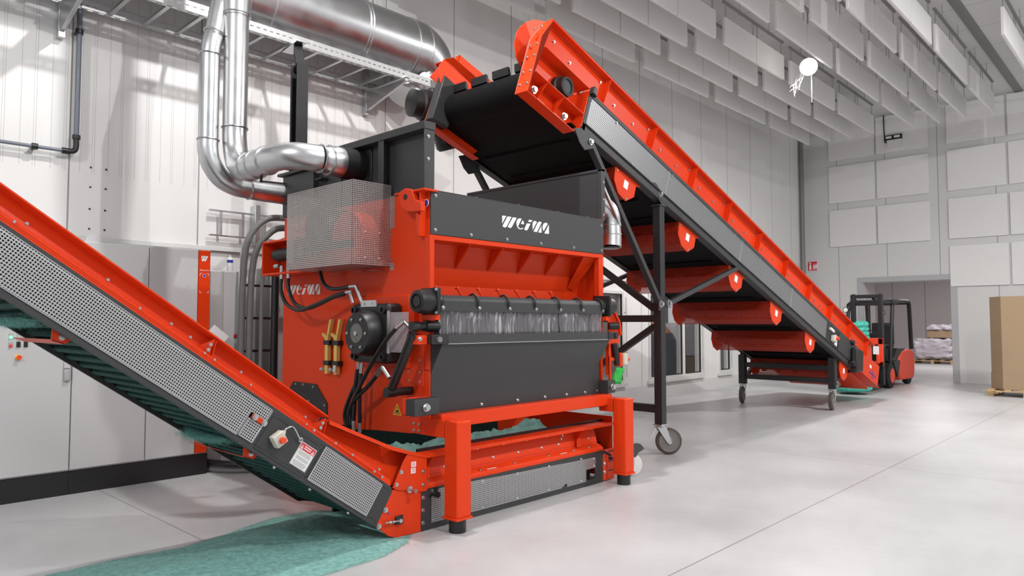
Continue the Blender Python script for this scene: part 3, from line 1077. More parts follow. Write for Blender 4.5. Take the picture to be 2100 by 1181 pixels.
for X in (3.53, 3.88):
    MB().box(X - 0.01, X + 0.01, 7.26, 7.30, 0.02, 2.3).build('upright', 'galv', t, smooth=False)
for z in (0.5, 0.85, 1.2, 1.55, 1.9):
    MB().box(3.54, 3.87, 7.27, 7.29, z - 0.012, z + 0.012).build('cross_bar', 'black', t, smooth=False)
tag(MB().box(3.93, 4.20, 7.4, 7.75, 0, 2.12).build('concrete_pillar', principled('concrete_pillar_mat', (0.36, 0.355, 0.345), 0.8, var=0.12, vscale=4), bevel=0.01), 'narrow grey concrete pillar between the cables and the machine', 'pillar')

# ------------------------------------------------------------------ control cabinets
CY = 7.15


def cabinet(label, x0, x1, doors, stripe=None):
    t = thing('control_cabinet', label, 'cabinet', ((x0 + x1) / 2, 7.5, 0), None)
    MB().box(x0, x1 - 0.002, CY + 0.02, W - 0.06, 0.2, 2.235).build('carcass', 'cab', t, bevel=0.004)
    MB().box(x0, x1 - 0.002, CY + 0.005, W - 0.06, 0.0, 0.198).build('plinth', 'plinth', t)
    for a, c in doors:
        MB().box(a + 0.004, c - 0.004, CY, CY + 0.018, 0.215, 2.225).build('door', 'cab', t, bevel=0.003)
    return t


t = cabinet('light grey control cabinet with lit buttons, partly hidden by the left conveyor', 0.7, 1.93, [(0.7, 1.93)])
# handle
b = MB()
b.box(1.865, 1.915, CY - 0.02, CY, 1.10, 1.17)
b.build('handle', 'cab', t, bevel=0.005)
MB().box(1.865, 1.915, CY - 0.03, CY, 0.99, 1.095).build('handle', 'cab2', t, bevel=0.012)
for (X, Z, mt, nm) in ((1.472, 1.385, 'green_led', 'lit_button'), (1.472, 1.315, 'redbtn', 'push_button'), (1.528, 1.385, 'cab', 'push_button'), (1.528, 1.315, 'black', 'selector_switch'), (1.585, 1.385, 'cab', 'push_button'), (1.58, 1.315, 'black', 'selector_switch')):
    pl = MB().box(X - 0.015, X + 0.015, CY - 0.005, CY, Z - 0.02, Z + 0.028).build(nm, 'cab2' if mt != 'black' else 'black', t, bevel=0.003)
    MB().cyl((X, CY - 0.014, Z - 0.006), (X, CY - 0.004, Z - 0.006), 0.012, 14).build('button_cap', mt, pl)
e = MB().cyl((1.53, CY - 0.008, 1.21), (1.53, CY, 1.21), 0.024, 20).build('emergency_stop', 'warn', t)
MB().cyl((1.53, CY - 0.03, 1.21), (1.53, CY - 0.008, 1.21), 0.019, 20, 0.015).build('mushroom_cap', 'redbtn', e)
b = MB()
b.prism([(2.02, 2.235), (2.14, 2.235), (2.13, 2.28), (2.10, 2.31), (2.06, 2.31), (2.03, 2.28)], 'Y', 7.2, 7.215)
lug_mb = b

t = cabinet('light grey double-door control cabinet with an orange stripe at its right end', 1.93, 3.15, [(1.93, 2.555), (2.555, 3.02)])
lug_mb.build('lifting_lug', 'cab', t)
st = MB().box(3.02, 3.135, CY - 0.004, CY + 0.018, 0.215, 2.225).build('stripe_panel', 'orange', t)
logo('logo_mark', 'white', st, (3.045, CY - 0.0045, 2.115), (1, 0, 0), (0, 0, 1), 0.23, (0, -0.001, 0), which=(0, 1, 2), kz=1.45)
b = MB()
for (x0, z0, sx, sz) in ((3.035, 1.995, 1, -1), (3.12, 1.995, -1, -1), (3.035, 1.80, 1, 1), (3.12, 1.80, -1, 1)):
    b.box(min(x0, x0 + sx * 0.02), max(x0, x0 + sx * 0.02), CY - 0.0055, CY - 0.004, z0, z0 + 0.003)
    b.box(x0 - 0.0015, x0 + 0.0015, CY - 0.0055, CY - 0.004, min(z0, z0 + sz * 0.025), max(z0, z0 + sz * 0.025))
b.builds('corner_mark', 'white', st, smooth=False)
MB().cyl((3.078, CY - 0.006, 1.972), (3.078, CY - 0.004, 1.972), 0.017, 20).build('round_sticker', 'white', st)
MB().cyl((3.078, CY - 0.007, 1.972), (3.078, CY - 0.006, 1.972), 0.014, 20).build('sticker_symbol', 'blue', st)


def text(body, name, mat, parent, loc, size, rot, extr=0.0004):
    c = bpy.data.curves.new(name, 'FONT')
    c.body = body
    c.size = size
    c.extrude = extr
    c.align_x = 'CENTER'
    c.resolution_u = 2
    tmp = bpy.data.objects.new('tmp', c)
    COL.objects.link(tmp)
    dg = bpy.context.evaluated_depsgraph_get()
    me = bpy.data.meshes.new_from_object(tmp.evaluated_get(dg))
    bpy.data.objects.remove(tmp)
    o = bpy.data.objects.new(name, me)
    me.materials.clear()
    me.materials.append(M[mat])
    COL.objects.link(o)
    o.parent = parent
    o.location = Vector(loc) - WL[parent.name]
    o.rotation_euler = rot
    return o


text('Battery Best', 'lettering', 'white', st, (3.078, CY - 0.0045, 2.022), 0.018, (PI / 2, 0, 0))
tag(MB().slab([(3.10, 7.139, 1.39), (3.19, 7.139, 1.48), (3.34, 7.139, 1.36), (3.26, 7.139, 1.27)], (0, 0.006, 0)).build('paper_sheet', 'white', None, smooth=False), 'white document sleeve hanging at the right end of the cabinet', 'paper')

t = thing('wall_cabinet', 'narrow pale grey cabinet between the orange stripe and the cables', 'cabinet', (3.35, 7.4, 0))
MB().box(3.20, 3.51, 7.3, 7.7, 0.0, 2.045).build('carcass', 'cab', t, bevel=0.008)
MB().box(3.205, 3.34, 7.29, 7.30, 0.05, 2.035).build('door', 'cab', t, bevel=0.003)
MB().box(3.345, 3.505, 7.29, 7.30, 0.05, 2.035).build('door', 'cab', t, bevel=0.003)
MB().box(3.46, 3.49, 7.28, 7.29, 1.34, 1.38).build('lock', 'redlabel', t, bevel=0.003)
tag(MB().box(3.22, 3.36, 7.72, 7.93, 2.06, 2.22).build('junction_box', 'cab2', None, bevel=0.006), 'grey junction box on the wall behind the spray can', 'box')
t = thing('spray_can', 'white spray can with dark label standing on the narrow cabinet', 'spray can', (3.435, 7.35, 2.045))
MB().lathe((3.435, 7.35, 2.046), (0, 0, 1), [(0, 0.028), (0.004, 0.03), (0.13, 0.03), (0.15, 0.02)], 20).build('can', 'white', t)
MB().lathe((3.435, 7.35, 2.196), (0, 0, 1), [(0, 0.014), (0.02, 0.014), (0.024, 0.008)], 14).build('cap', 'offwhite', t)
MB().lathe((3.435, 7.35, 2.135), (0, 0, 1), [(0, 0.0306), (0.03, 0.0306)], 20).build('label_band', 'blue', t)

#@@LEFTCONV
# ================================================================== DISCHARGE CONVEYOR (left, rises to the left edge)
ca, sa = 0.817, 0.5766


def L_(s_, n_):
    return (3.06 - s_ * ca + n_ * sa, 0.37 + s_ * sa + n_ * ca)


def Lp(s_, n_, y):
    x, z = L_(s_, n_)
    return (x, y, z)


def lprism(b, pts, y0, y1):
    return b.prism([L_(*p) for p in pts], 'Y', y0, y1)


SE = 4.9
dc = thing('discharge_conveyor', 'orange and black belt conveyor under the machine, rising across the left of the photo', 'conveyor', (3.1, 4.5, 0))
USX = (-ca, 0, sa)
UNX = (sa, 0, ca)
# near side plate with its openings framed (dark), built from strips around the mesh windows
b = MB()
lprism(b, [(-0.05, -0.28), (SE, -0.29), (SE, -0.243), (-0.05, -0.243)], 4.045, 4.055)
lprism(b, [(-0.04, -0.030), (SE, -0.030), (SE, 0.0), (-0.02, 0.0)], 4.045, 4.055)
lprism(b, [(-0.05, -0.243), (0.085, -0.243), (0.085, -0.03), (-0.04, -0.03)], 4.045, 4.055)
lprism(b, [(0.60, -0.243), (1.085, -0.243), (1.085, -0.03), (0.60, -0.03)], 4.045, 4.055)
lprism(b, [(1.17, -0.243), (1.205, -0.243), (1.205, -0.09), (1.17, -0.09)], 4.045, 4.055)
lprism(b, [(1.085, -0.135), (1.205, -0.135), (1.205, -0.09), (1.085, -0.09)], 4.045, 4.055)
lprism(b, [(-0.05, -0.28), (SE, -0.29), (SE, -0.286), (-0.05, -0.276)], 4.055, 4.08)
b.build('side_plate', 'dark', dc, bevel=0.002)
lprism(MB(), [(0.06, -0.285), (SE, -0.285), (SE, 0.0), (-0.3, 0.0), (-0.32, -0.15)], 4.90, 4.915).build('far_side_plate', 'dark2', dc)
b = MB()
lprism(b, [(0.05, -0.29), (SE, -0.29), (SE, -0.26), (0.0, -0.26)], 4.89, 4.92)
b.build('far_bottom_rail', 'dark2', dc)
# dark inner backing (belt frame web) behind the mesh
lprism(MB(), [(0.0, -0.235), (SE, -0.235), (SE, -0.02), (0.0, -0.02)], 4.13, 4.14).build('inner_web', 'dark2', dc)
# mesh windows
for nm, pts in (('guard_mesh', [(1.19, -0.25), (SE, -0.25), (SE, -0.022), (1.07, -0.022), (1.07, -0.095), (1.19, -0.095)]),
                ('guard_mesh', [(0.07, -0.25), (0.615, -0.25), (0.615, -0.022), (0.07, -0.022)]),
                ('inspection_mesh', [(1.075, -0.243), (1.18, -0.243), (1.18, -0.13), (1.075, -0.13)])):
    lprism(MB(), pts, 4.040, 4.0415).build(nm, 'mesh_white', dc, smooth=False, uv=(USX, UNX))
# border rims of the meshes
b = MB()
for (s0, s1, n0, n1) in ((1.19, SE, -0.252, -0.247), (1.07, SE, -0.025, -0.02), (0.07, 0.615, -0.252, -0.247), (0.07, 0.615, -0.025, -0.02), (0.068, 0.073, -0.25, -0.02), (0.612, 0.617, -0.25, -0.02),
                         (1.068, 1.073, -0.097, -0.02), (1.187, 1.192, -0.25, -0.095), (1.075, 1.18, -0.245, -0.24), (1.073, 1.078, -0.243, -0.13), (1.177, 1.182, -0.243, -0.13)):
    lprism(b, [(s0, n0), (s1, n0), (s1, n1), (s0, n1)], 4.038, 4.042)
b.build('mesh_rim', 'chrome', dc, smooth=False)
cl = lprism(MB(), [(1.06, -0.128), (1.17, -0.128), (1.17, -0.098), (1.06, -0.098)], 4.030, 4.038).build('clamp_bar', 'orange', dc, bevel=0.002)
bolts(cl, [Lp(1.08, -0.113, 4.03), Lp(1.15, -0.113, 4.03)], s=1.5)
# folded seam lines on the plate
b = MB()
for (s0, s1, n0) in ((0.66, 1.03, -0.045), (0.66, 1.05, -0.262)):
    lprism(b, [(s0, n0), (s1, n0), (s1, n0 + 0.003), (s0, n0 + 0.003)], 4.0435, 4.046)
for s0 in (0.63, 1.045):
    lprism(b, [(s0, -0.262), (s0 + 0.003, -0.262), (s0 + 0.003, -0.045), (s0, -0.045)], 4.0435, 4.046)
b.build('cover_edge', 'black', dc, smooth=False)

# orange skirt above the plate
b = MB()
prof = [(4.046, 0.0), (4.046, 0.035), (4.058, 0.040), (4.075, 0.044), (4.100, 0.048), (4.115, 0.124), (4.030, 0.134), (4.030, 0.142), (4.121, 0.132), (4.106, 0.042), (4.078, 0.036), (4.064, 0.032), (4.054, 0.0)]
s0, s1 = 0.72, SE
vs = []
for s_ in (s0, s1):
    for (y, n_) in prof:
        x, z = L_(s_, n_)
        vs.append((x, y, z))
m_ = len(prof)
fs = [(i, (i + 1) % m_, (i + 1) % m_ + m_, i + m_) for i in range(m_)] + [tuple(range(m_)), tuple(range(2 * m_ - 1, m_ - 1, -1))]
b.add(vs, fs)
b.build('side_skirt', 'orange', dc, smooth=False)
# groove beads
b = MB()
for n_ in (0.012, 0.022):
    x0_, z0_ = L_(0.1, n_); x1_, z1_ = L_(SE, n_)
    b.beam((x0_, 4.045, z0_), (x1_, 4.045, z1_), 0.004, 0.002)
b.build('edge_bead', 'orange', dc)
# transition skirt
b = MB()
b.slab([Lp(0.0, 0.0, 4.046), Lp(0.72, 0.0, 4.046), Lp(0.72, 0.036, 4.05), Lp(0.02, 0.036, 4.05)], (0, 0.006, 0))
b.build('lower_strip', 'orange', dc, smooth=False)
b = MB()
xa, za = L_(0.72, 0.04); xb, zb = L_(0.05, 0.04)
b.slab([(xa, 4.09, za), (3.10, 4.09, 0.36), (3.30, 4.13, 0.36), (3.30, 4.16, 0.56), (3.06, 4.17, 0.63), (2.74, 4.15, 0.775), (2.56, 4.125, 0.865)], (0.0, 0.006, 0.0))
b.build('transition_panel', 'orange', dc, smooth=False)
b = MB()
lip = [(2.56, 0.875), (2.74, 0.79), (3.06, 0.645), (3.21, 0.595), (3.37, 0.548), (5.72, 0.545)]
for (p, q) in zip(lip[:-1], lip[1:]):
    b.slab([(p[0], 4.03, p[1]), (q[0], 4.03, q[1]), (q[0], 4.17, q[1]), (p[0], 4.15, p[1])], (0, 0, -0.008))
    b.slab([(p[0], 4.028, p[1] - 0.0085), (q[0], 4.028, q[1] - 0.0085), (q[0], 4.028, q[1] - 0.026), (p[0], 4.028, p[1] - 0.026)], (0, 0.006, 0))
b.build('trough_lip', 'orange', dc, smooth=False)
# gusset ribs on the skirt
for s_ in (0.72, 1.62):
    b = MB()
    b.slab([Lp(s_ - 0.05, 0.04, 4.075), Lp(s_ + 0.05, 0.04, 4.075), Lp(s_ + 0.03, 0.075, 4.055), Lp(s_, 0.128, 4.034), Lp(s_ - 0.015, 0.08, 4.055)], (0, 0.006, 0))
    b.slab([Lp(s_ - 0.05, 0.04, 4.10), Lp(s_ - 0.05, 0.04, 4.06), Lp(s_ - 0.012, 0.12, 4.04), Lp(s_ - 0.012, 0.12, 4.11)], (0.005, 0, 0))
    g = b.build('gusset', 'orange', dc, smooth=False)
    bolts(g, [Lp(s_ + 0.0, 0.09, 4.05), Lp(s_ - 0.01, 0.06, 4.06)], s=0.9)
# triangular foot plates
b = MB()
b.prism([(3.335, 0.004), (3.12, 0.004), (3.05, 0.03), (2.935, 0.125), (3.06, 0.34), (3.30, 0.34), (3.335, 0.30)], 'Y', 4.046, 4.056)
b.build('foot_plate', 'orange', dc, bevel=0.002)
b = MB()
b.prism([(3.075, 0.355), (3.13, 0.33), (3.20, 0.32), (3.22, 0.30), (3.36, 0.285), (3.385, 0.29), (3.378, 0.535), (3.21, 0.578), (3.17, 0.53)], 'Y', 4.034, 4.044)
ko = b.build('knuckle_plate', 'orange', dc, bevel=0.002)
bolts(ko, [(3.145, 4.034, 0.455), (3.105, 4.034, 0.375), (3.345, 4.034, 0.43), (3.345, 4.034, 0.335)], s=1.2)
k = MB()
k.cyl((3.215, 4.034, 0.325), (3.215, 4.02, 0.325), 0.024, 20)
k.cyl((3.215, 4.02, 0.325), (3.225, 3.975, 0.32), 0.010, 12)
k.cyl((3.225, 3.978, 0.32), (3.227, 3.966, 0.32), 0.017, 12)
k.build('locking_knob', 'chrome', ko)
bolts(dc, [(3.02, 4.045, 0.215), (2.965, 4.045, 0.115)], s=1.5)
b = MB()
b.box(3.10, 3.17, 4.036, 4.046, 0.095, 0.155)
tn = b.build('tension_block', 'black', dc, bevel=0.003)
MB().cyl((3.0, 4.02, 0.135), (3.13, 4.02, 0.125), 0.006, 10).cyl((3.03, 4.02, 0.133), (3.05, 4.02, 0.131), 0.012, 8).cyl((3.065, 4.02, 0.130), (3.075, 4.02, 0.129), 0.012, 8).cyl((3.13, 4.036, 0.125), (3.13, 4.01, 0.125), 0.015, 12).build('tension_screw', 'chrome', tn)
# approval stickers
st = MB().box(3.235, 3.278, 4.0325, 4.034, 0.475, 0.512).box(3.232, 3.275, 4.0325, 4.034, 0.430, 0.468).build('sticker', 'white', ko)
b = MB()
for z in (0.505, 0.498, 0.491, 0.484, 0.461, 0.454, 0.447, 0.440):
    b.box(3.24, 3.27, 4.032, 4.0325, z - 0.0012, z + 0.0012)
b.builds('sticker_print', 'redlabel', st, smooth=False)
MB().cyl((3.045, 4.0445, 0.185), (3.045, 4.046, 0.185), 0.008, 6).build('blue_dot', 'blue', dc)

# emergency stop box with its cable, warning plate
S = Lp(0.96, -0.16, 4.046)
eb = MB()
eb.slab([Lp(0.93, -0.20, 3.985), Lp(1.0, -0.165, 3.985), Lp(0.97, -0.095, 3.985), Lp(0.90, -0.13, 3.985)], (0, 0.06, 0))
e = eb.build('emergency_stop_box', 'offwhite', dc, bevel=0.006)
c_ = Lp(0.945, -0.148, 3.985)
MB().cyl((c_[0], 3.985, c_[2]), (c_[0], 3.97, c_[2]), 0.013, 20).cyl((c_[0], 3.975, c_[2]), (c_[0], 3.955, c_[2]), 0.021, 24, 0.018).build('stop_button', 'redbtn', e)
g0 = Lp(0.935, -0.105, 4.02)
MB().cyl((g0[0], 4.02, g0[2]), (g0[0] + 0.004, 4.02, g0[2] + 0.022), 0.011, 12).build('cable_gland', 'offwhite', e)
q0 = Lp(0.80, -0.075, 4.03)
MB().tube([(g0[0] + 0.004, 4.02, g0[2] + 0.02), (g0[0] + 0.02, 4.01, g0[2] + 0.035), (g0[0] + 0.06, 4.01, g0[2] + 0.035), (q0[0] - 0.02, 4.02, q0[2] + 0.015), (q0[0], 4.035, q0[2]), (q0[0], 4.05, q0[2])], 0.005, 8, 5).build('cable', 'galv', e)
MB().ring((q0[0], 4.04, q0[2]), (0, 1, 0), 0.012, 0.004, 16).build('grommet', 'galv', e)
wp = lprism(MB(), [(0.655, -0.225), (0.785, -0.225), (0.785, -0.075), (0.655, -0.075)], 4.0425, 4.0445).build('warning_plate', 'white', dc, smooth=False)
hd = lprism(MB(), [(0.661, -0.118), (0.779, -0.118), (0.779, -0.081), (0.661, -0.081)], 4.0415, 4.0425).build('warning_header', 'redlabel', wp, smooth=False)
b = MB()
for s_ in (0.675, 0.765):
    lprism(b, [(s_ - 0.011, -0.114), (s_ + 0.011, -0.114), (s_, -0.088)], 4.0408, 4.0415)
for n_ in (-0.092, -0.105):
    lprism(b, [(0.692, n_ - 0.003), (0.748, n_ - 0.003), (0.748, n_ + 0.003), (0.692, n_ + 0.003)], 4.0408, 4.0415)
b.build('header_print', 'white', wp, smooth=False)
b = MB()
for s_ in (0.675, 0.765):
    lprism(b, [(s_ - 0.002, -0.110), (s_ + 0.002, -0.110), (s_ + 0.002, -0.098), (s_ - 0.002, -0.098)], 4.0402, 4.0408)
b.builds('header_mark', 'redlabel', wp, smooth=False)
b = MB()
rg = random.Random(5)
for i in range(13):
    n_ = -0.127 - i * 0.0072
    if i in (4, 8):
        continue
    s_ = 0.668 + rg.uniform(0, 0.012)
    while s_ < 0.77:
        l_ = rg.uniform(0.008, 0.02)
        e_ = min(s_ + l_, 0.772)
        lprism(b, [(s_, n_ - 0.0014), (e_, n_ - 0.0014), (e_, n_ + 0.0014), (s_, n_ + 0.0014)], 4.0418, 4.0425)
        s_ = e_ + 0.003
b.build('plate_print', 'text', wp, smooth=False)
b = MB()
for (s0, s1, n0, n1) in ((0.655, 0.785, -0.222, -0.2205), (0.655, 0.785, -0.0795, -0.078), (0.658, 0.6595, -0.222, -0.078), (0.7805, 0.782, -0.222, -0.078)):
    lprism(b, [(s0, n0), (s1, n0), (s1, n1), (s0, n1)], 4.0418, 4.0425)
b.build('plate_border', 'text', wp, smooth=False)

# bolts of the incline
pts = [Lp(s_, 0.030, 4.05) for s_ in (0.40, 0.56, 1.55, 1.62, 1.28, 2.05, 2.75, 3.5)] + [Lp(s_, 0.07, 4.106) for s_ in (0.82, 1.35, 1.72, 1.85, 2.25, 2.7, 3.1)]
pts += [Lp(s_, 0.02, 4.046) for s_ in (0.1, 0.18)] + [Lp(0.12, 0.06, 4.09), Lp(0.75, 0.02, 4.046), Lp(0.82, 0.025, 4.05)]
bolts(dc, pts, s=0.75)
# upstands below: edge screws
bolts(dc, [Lp(s_, -0.288, 4.06) for s_ in (0.2, 0.55, 0.85)], d=(-0.5766, 0, -0.817), s=1.0)

# belt: top and return run with cleats
b = MB()
lprism(b, [(-0.1, -0.06), (SE, -0.06), (SE, -0.045), (-0.1, -0.045)], 4.16, 4.88)
lprism(b, [(-0.02, -0.24), (SE, -0.24), (SE, -0.225), (-0.02, -0.225)], 4.07, 4.89)
b.build('belt', 'greenbelt', dc)
b = MB()
s_ = 0.1
while s_ < SE:
    p = Lp(s_, -0.24, 4.09); q = Lp(s_, -0.24, 4.92)
    b.slab([Lp(s_ - 0.02, -0.24, 4.08), Lp(s_ + 0.02, -0.24, 4.08), Lp(s_ + 0.02, -0.24, 4.88), Lp(s_ - 0.02, -0.24, 4.88)], (-sa * 0.028, 0, -ca * 0.028))
    s_ += 0.085
b.build('belt_cleats', 'greencleat', dc, bevel=0.006, kind=None)


def tuft(name, c, spread, n, length, parent, mat='fibre', down=(0, 0, -1), seed=1):
    rg = random.Random(seed)
    b = MB()
    for i in range(n):
        p = Vector(c) + Vector((rg.gauss(0, spread[0]), rg.gauss(0, spread[1]), rg.gauss(0, spread[2])))
        d = Vector(down) * rg.uniform(0.2, 1) + Vector((rg.gauss(0, 0.7), rg.gauss(0, 0.7), rg.gauss(0, 0.4)))
        d.normalize()
        q = p + d * length * rg.uniform(0.4, 1.1)
        w_ = d.cross(Vector((rg.uniform(-1, 1), rg.uniform(-1, 1), rg.uniform(-1, 1)))).normalized() * 0.0006
        b.add([p - w_, p + w_, q], [(0, 1, 2)])
    return b.build(name, mat, parent, smooth=False, kind='stuff')


for i, s_ in enumerate((2.24, 1.0)):
    b = MB()
    b.slab([Lp(s_ + 0.07, -0.26, 4.12), Lp(s_ - 0.05, -0.26, 4.12), Lp(s_ - 0.03, -0.31, 4.12), Lp(s_ + 0.03, -0.325, 4.12)], (0, 0.01, 0))
    b.slab([Lp(s_ + 0.03, -0.325, 4.12), Lp(s_ - 0.03, -0.31, 4.12), Lp(s_ - 0.03, -0.31, 4.9), Lp(s_ + 0.03, -0.325, 4.9)], (0, 0, 0.004))
    rgd = b.build('roller_guard', 'orange', dc, smooth=False)
    bolts(rgd, [Lp(s_ + 0.0, -0.285, 4.12)], s=1.4)
    tuft('fibre_tuft', Lp(s_ + 0.12, -0.272, 4.52), (0.05, 0.13, 0.010), 11000, 0.032, dc, seed=i + 2)

# horizontal trough section along the floor
b = MB()
b.box(3.335, 3.43, 4.045, 4.055, 0.002, 0.30)
b.box(3.43, 5.42, 4.045, 4.055, 0.002, 0.055)
b.box(3.43, 5.42, 4.045, 4.055, 0.245, 0.30)
b.box(5.42, 5.54, 4.045, 4.055, 0.002, 0.30)
b.box(5.28, 5.42, 4.045, 4.055, 0.155, 0.165)
b.build('trough_side_plate', 'dark', dc, bevel=0.002)
bolts(dc, [(3.355, 4.045, z) for z in (0.24, 0.15, 0.06)], s=1.3)
b = MB()
b.prism([(3.43, 0.045), (4.93, 0.045), (4.93, 0.07), (5.0, 0.07), (5.0, 0.045), (5.28, 0.045), (5.28, 0.155), (5.42, 0.155), (5.42, 0.25), (3.46, 0.285), (3.43, 0.285)], 'Y', 4.040, 4.0415)
b.build('guard_mesh', 'mesh_white', dc, smooth=False, uv=((1, 0, 0), (0, 0, 1)))
b = MB()
b.slab([(3.40, 4.035, 0.235), (3.44, 4.035, 0.235), (3.50, 4.035, 0.285), (3.46, 4.035, 0.29)], (0, 0.006, 0))
b.cyl((3.47, 4.01, 0.245), (3.47, 4.04, 0.245), 0.022, 14)
b.build('cable_holder', 'black', dc)
bolts(dc, [(x, 4.04, z) for x in (3.45, 3.95, 4.35, 4.75, 5.2) for z in (0.262, 0.062)] + [(5.4, 4.04, 0.235), (5.4, 4.04, 0.17)], s=0.9)
MB().box(3.44, 5.44, 4.12, 4.13, 0.02, 0.29).build('inner_backing', 'dark2', dc)
bolts(dc, [(4.96, 4.06, 0.056)], s=1.2)
# orange trough flank
b = MB()
tp = [(4.040, 0.30), (4.040, 0.322), (4.052, 0.335), (4.090, 0.352), (4.112, 0.358), (4.120, 0.40), (4.165, 0.538), (4.171, 0.536), (4.126, 0.398), (4.118, 0.352), (4.095, 0.346), (4.058, 0.330), (4.048, 0.30)]
b.prism(tp, 'X', 3.385, 5.54)
b.build('trough_flank', 'orange', dc, smooth=False)
b = MB()
for z in (0.366, 0.376):
    b.box(3.39, 5.54, 4.112, 4.120, z, z + 0.003)
b.build('flank_bead', 'orange', dc, smooth=False)
bolts(dc, [(x, 4.070, 0.345) for x in (3.42, 3.95, 4.35, 4.78, 5.13, 5.36)], d=(0, -0.4, 1), s=1.1)
bolts(dc, [(x, 4.125, 0.41) for x in (3.62, 3.85, 4.15, 4.45, 4.75, 5.42)] + [(x, 4.15, 0.50) for x in (4.0, 4.3, 4.58, 4.85, 5.5)] + [(4.98, 4.125, 0.41), (5.03, 4.14, 0.45), (5.06, 4.15, 0.48)], s=1.0)
MB().box(4.02, 4.12, 4.052, 4.075, 0.341, 0.3425).box(4.93, 5.02, 4.052, 4.075, 0.341, 0.3425).builds('small_label', 'white', dc)
for x in (3.40, 5.20):
    b = MB()
    b.box(x, x + 0.025, 4.085, 4.091, 0.36, 0.44).box(x + 0.028, x + 0.053, 4.085, 4.091, 0.36, 0.44)
    b.slab([(x + 0.02, 4.085, 0.44), (x + 0.03, 4.085, 0.44), (x + 0.045, 4.03, 0.535), (x + 0.045, 4.165, 0.535), (x + 0.03, 4.125, 0.40)], (0.004, 0, 0))
    b.build('flank_rib', 'orange', dc, smooth=False)
# black rubber edge, far flank, end plates
MB().box(3.40, 5.70, 4.165, 4.185, 0.50, 0.565).build('rubber_seal', 'black', dc)
b = MB()
b.slab([(3.2, 5.05, 0.30), (5.72, 5.05, 0.30), (5.72, 5.10, 0.62), (3.2, 5.10, 0.62)], (0, 0.006, 0))
b.slab([(3.2, 5.10, 0.62), (5.72, 5.10, 0.62), (5.72, 5.22, 0.62), (3.2, 5.22, 0.62)], (0, 0, 0.006))
b.build('far_flank', 'orange', dc, smooth=False)
MB().box(3.2, 5.70, 4.965, 4.985, 0.0, 0.30).build('far_side_plate', 'dark2', dc)
MB().slab([(3.2, 5.03, 0.345), (5.15, 5.03, 0.345), (5.15, 5.08, 0.66), (3.2, 5.08, 0.66)], (0, 0.006, 0)).build('rubber_apron', 'greenbelt', dc)
b = MB()
b.box(5.545, 5.72, 4.045, 4.055, 0.01, 0.30)
b.box(5.60, 5.72, 4.040, 4.045, 0.02, 0.28)
b.box(5.70, 5.71, 4.05, 5.1, 0.02, 0.60)
b.build('end_plate', 'orange', dc, bevel=0.002)
b = MB()
for z in (0.09, 0.18, 0.20, 0.27):
    b.box(5.63, 5.70, 4.036, 4.040, z, z + 0.012)
b.box(5.63, 5.68, 4.036, 4.04, 0.20, 0.235)
b.builds('end_slot', 'black', dc, smooth=False)
bolts(dc, [(5.565, 4.045, 0.17), (5.565, 4.045, 0.09)], s=1.2)
MB().cyl((5.53, 4.02, 0.285), (5.585, 3.99, 0.255), 0.012, 8).cyl((5.53, 4.02, 0.285), (5.525, 4.03, 0.288), 0.02, 10).build('plug', 'black', dc)
MB().box(3.2, 5.70, 4.19, 4.96, 0.33, 0.345).build('trough_belt', 'greenbelt', dc)
# small castor at the end of the trough
cs = MB()
cs.box(5.85, 5.89, 3.97, 4.03, 0.06, 0.31)
cst = cs.build('end_castor', 'black', dc, bevel=0.003)
bolts(cst, [(5.87, 3.97, z) for z in (0.29, 0.12, 0.08)], s=1.0)
MB().box(5.89, 5.945, 3.99, 4.03, 0.20, 0.29).build('castor_bracket', 'galv', cst, bevel=0.003)
MB().prism([(5.925, 0.19), (5.955, 0.31), (6.015, 0.315), (6.075, 0.30), (6.135, 0.255), (6.135, 0.24), (6.045, 0.22), (5.995, 0.18)], 'Y', 3.975, 3.985).build('castor_guard', 'dark', cst)
MB().lathe((5.975, 3.99, 0.105), (0.5, 1, 0), [(0, 0.07), (0.004, 0.10), (0.036, 0.10), (0.04, 0.07)], 28).build('castor_wheel', 'panel', cst)
MB().box(5.955, 6.015, 3.985, 4.05, 0.10, 0.21).build('castor_fork', 'galv', cst, bevel=0.004)


# ------------------------------------------------------------------ teal fibre dust
def pnpoly(x, y, P):
    c = False
    j = len(P) - 1
    for i in range(len(P)):
        if ((P[i][1] > y) != (P[j][1] > y)) and (x < (P[j][0] - P[i][0]) * (y - P[i][1]) / (P[j][1] - P[i][1]) + P[i][0]):
            c = not c
        j = i
    return c


def pdist(x, y, P):
    d = 1e9
    for i in range(len(P)):
        ax, ay = P[i]; bx, by = P[(i + 1) % len(P)]
        vx, vy = bx - ax, by - ay
        t = max(0, min(1, ((x - ax) * vx + (y - ay) * vy) / (vx * vx + vy * vy)))
        d = min(d, math.hypot(x - ax - vx * t, y - ay - vy * t))
    return d if pnpoly(x, y, P) else -d


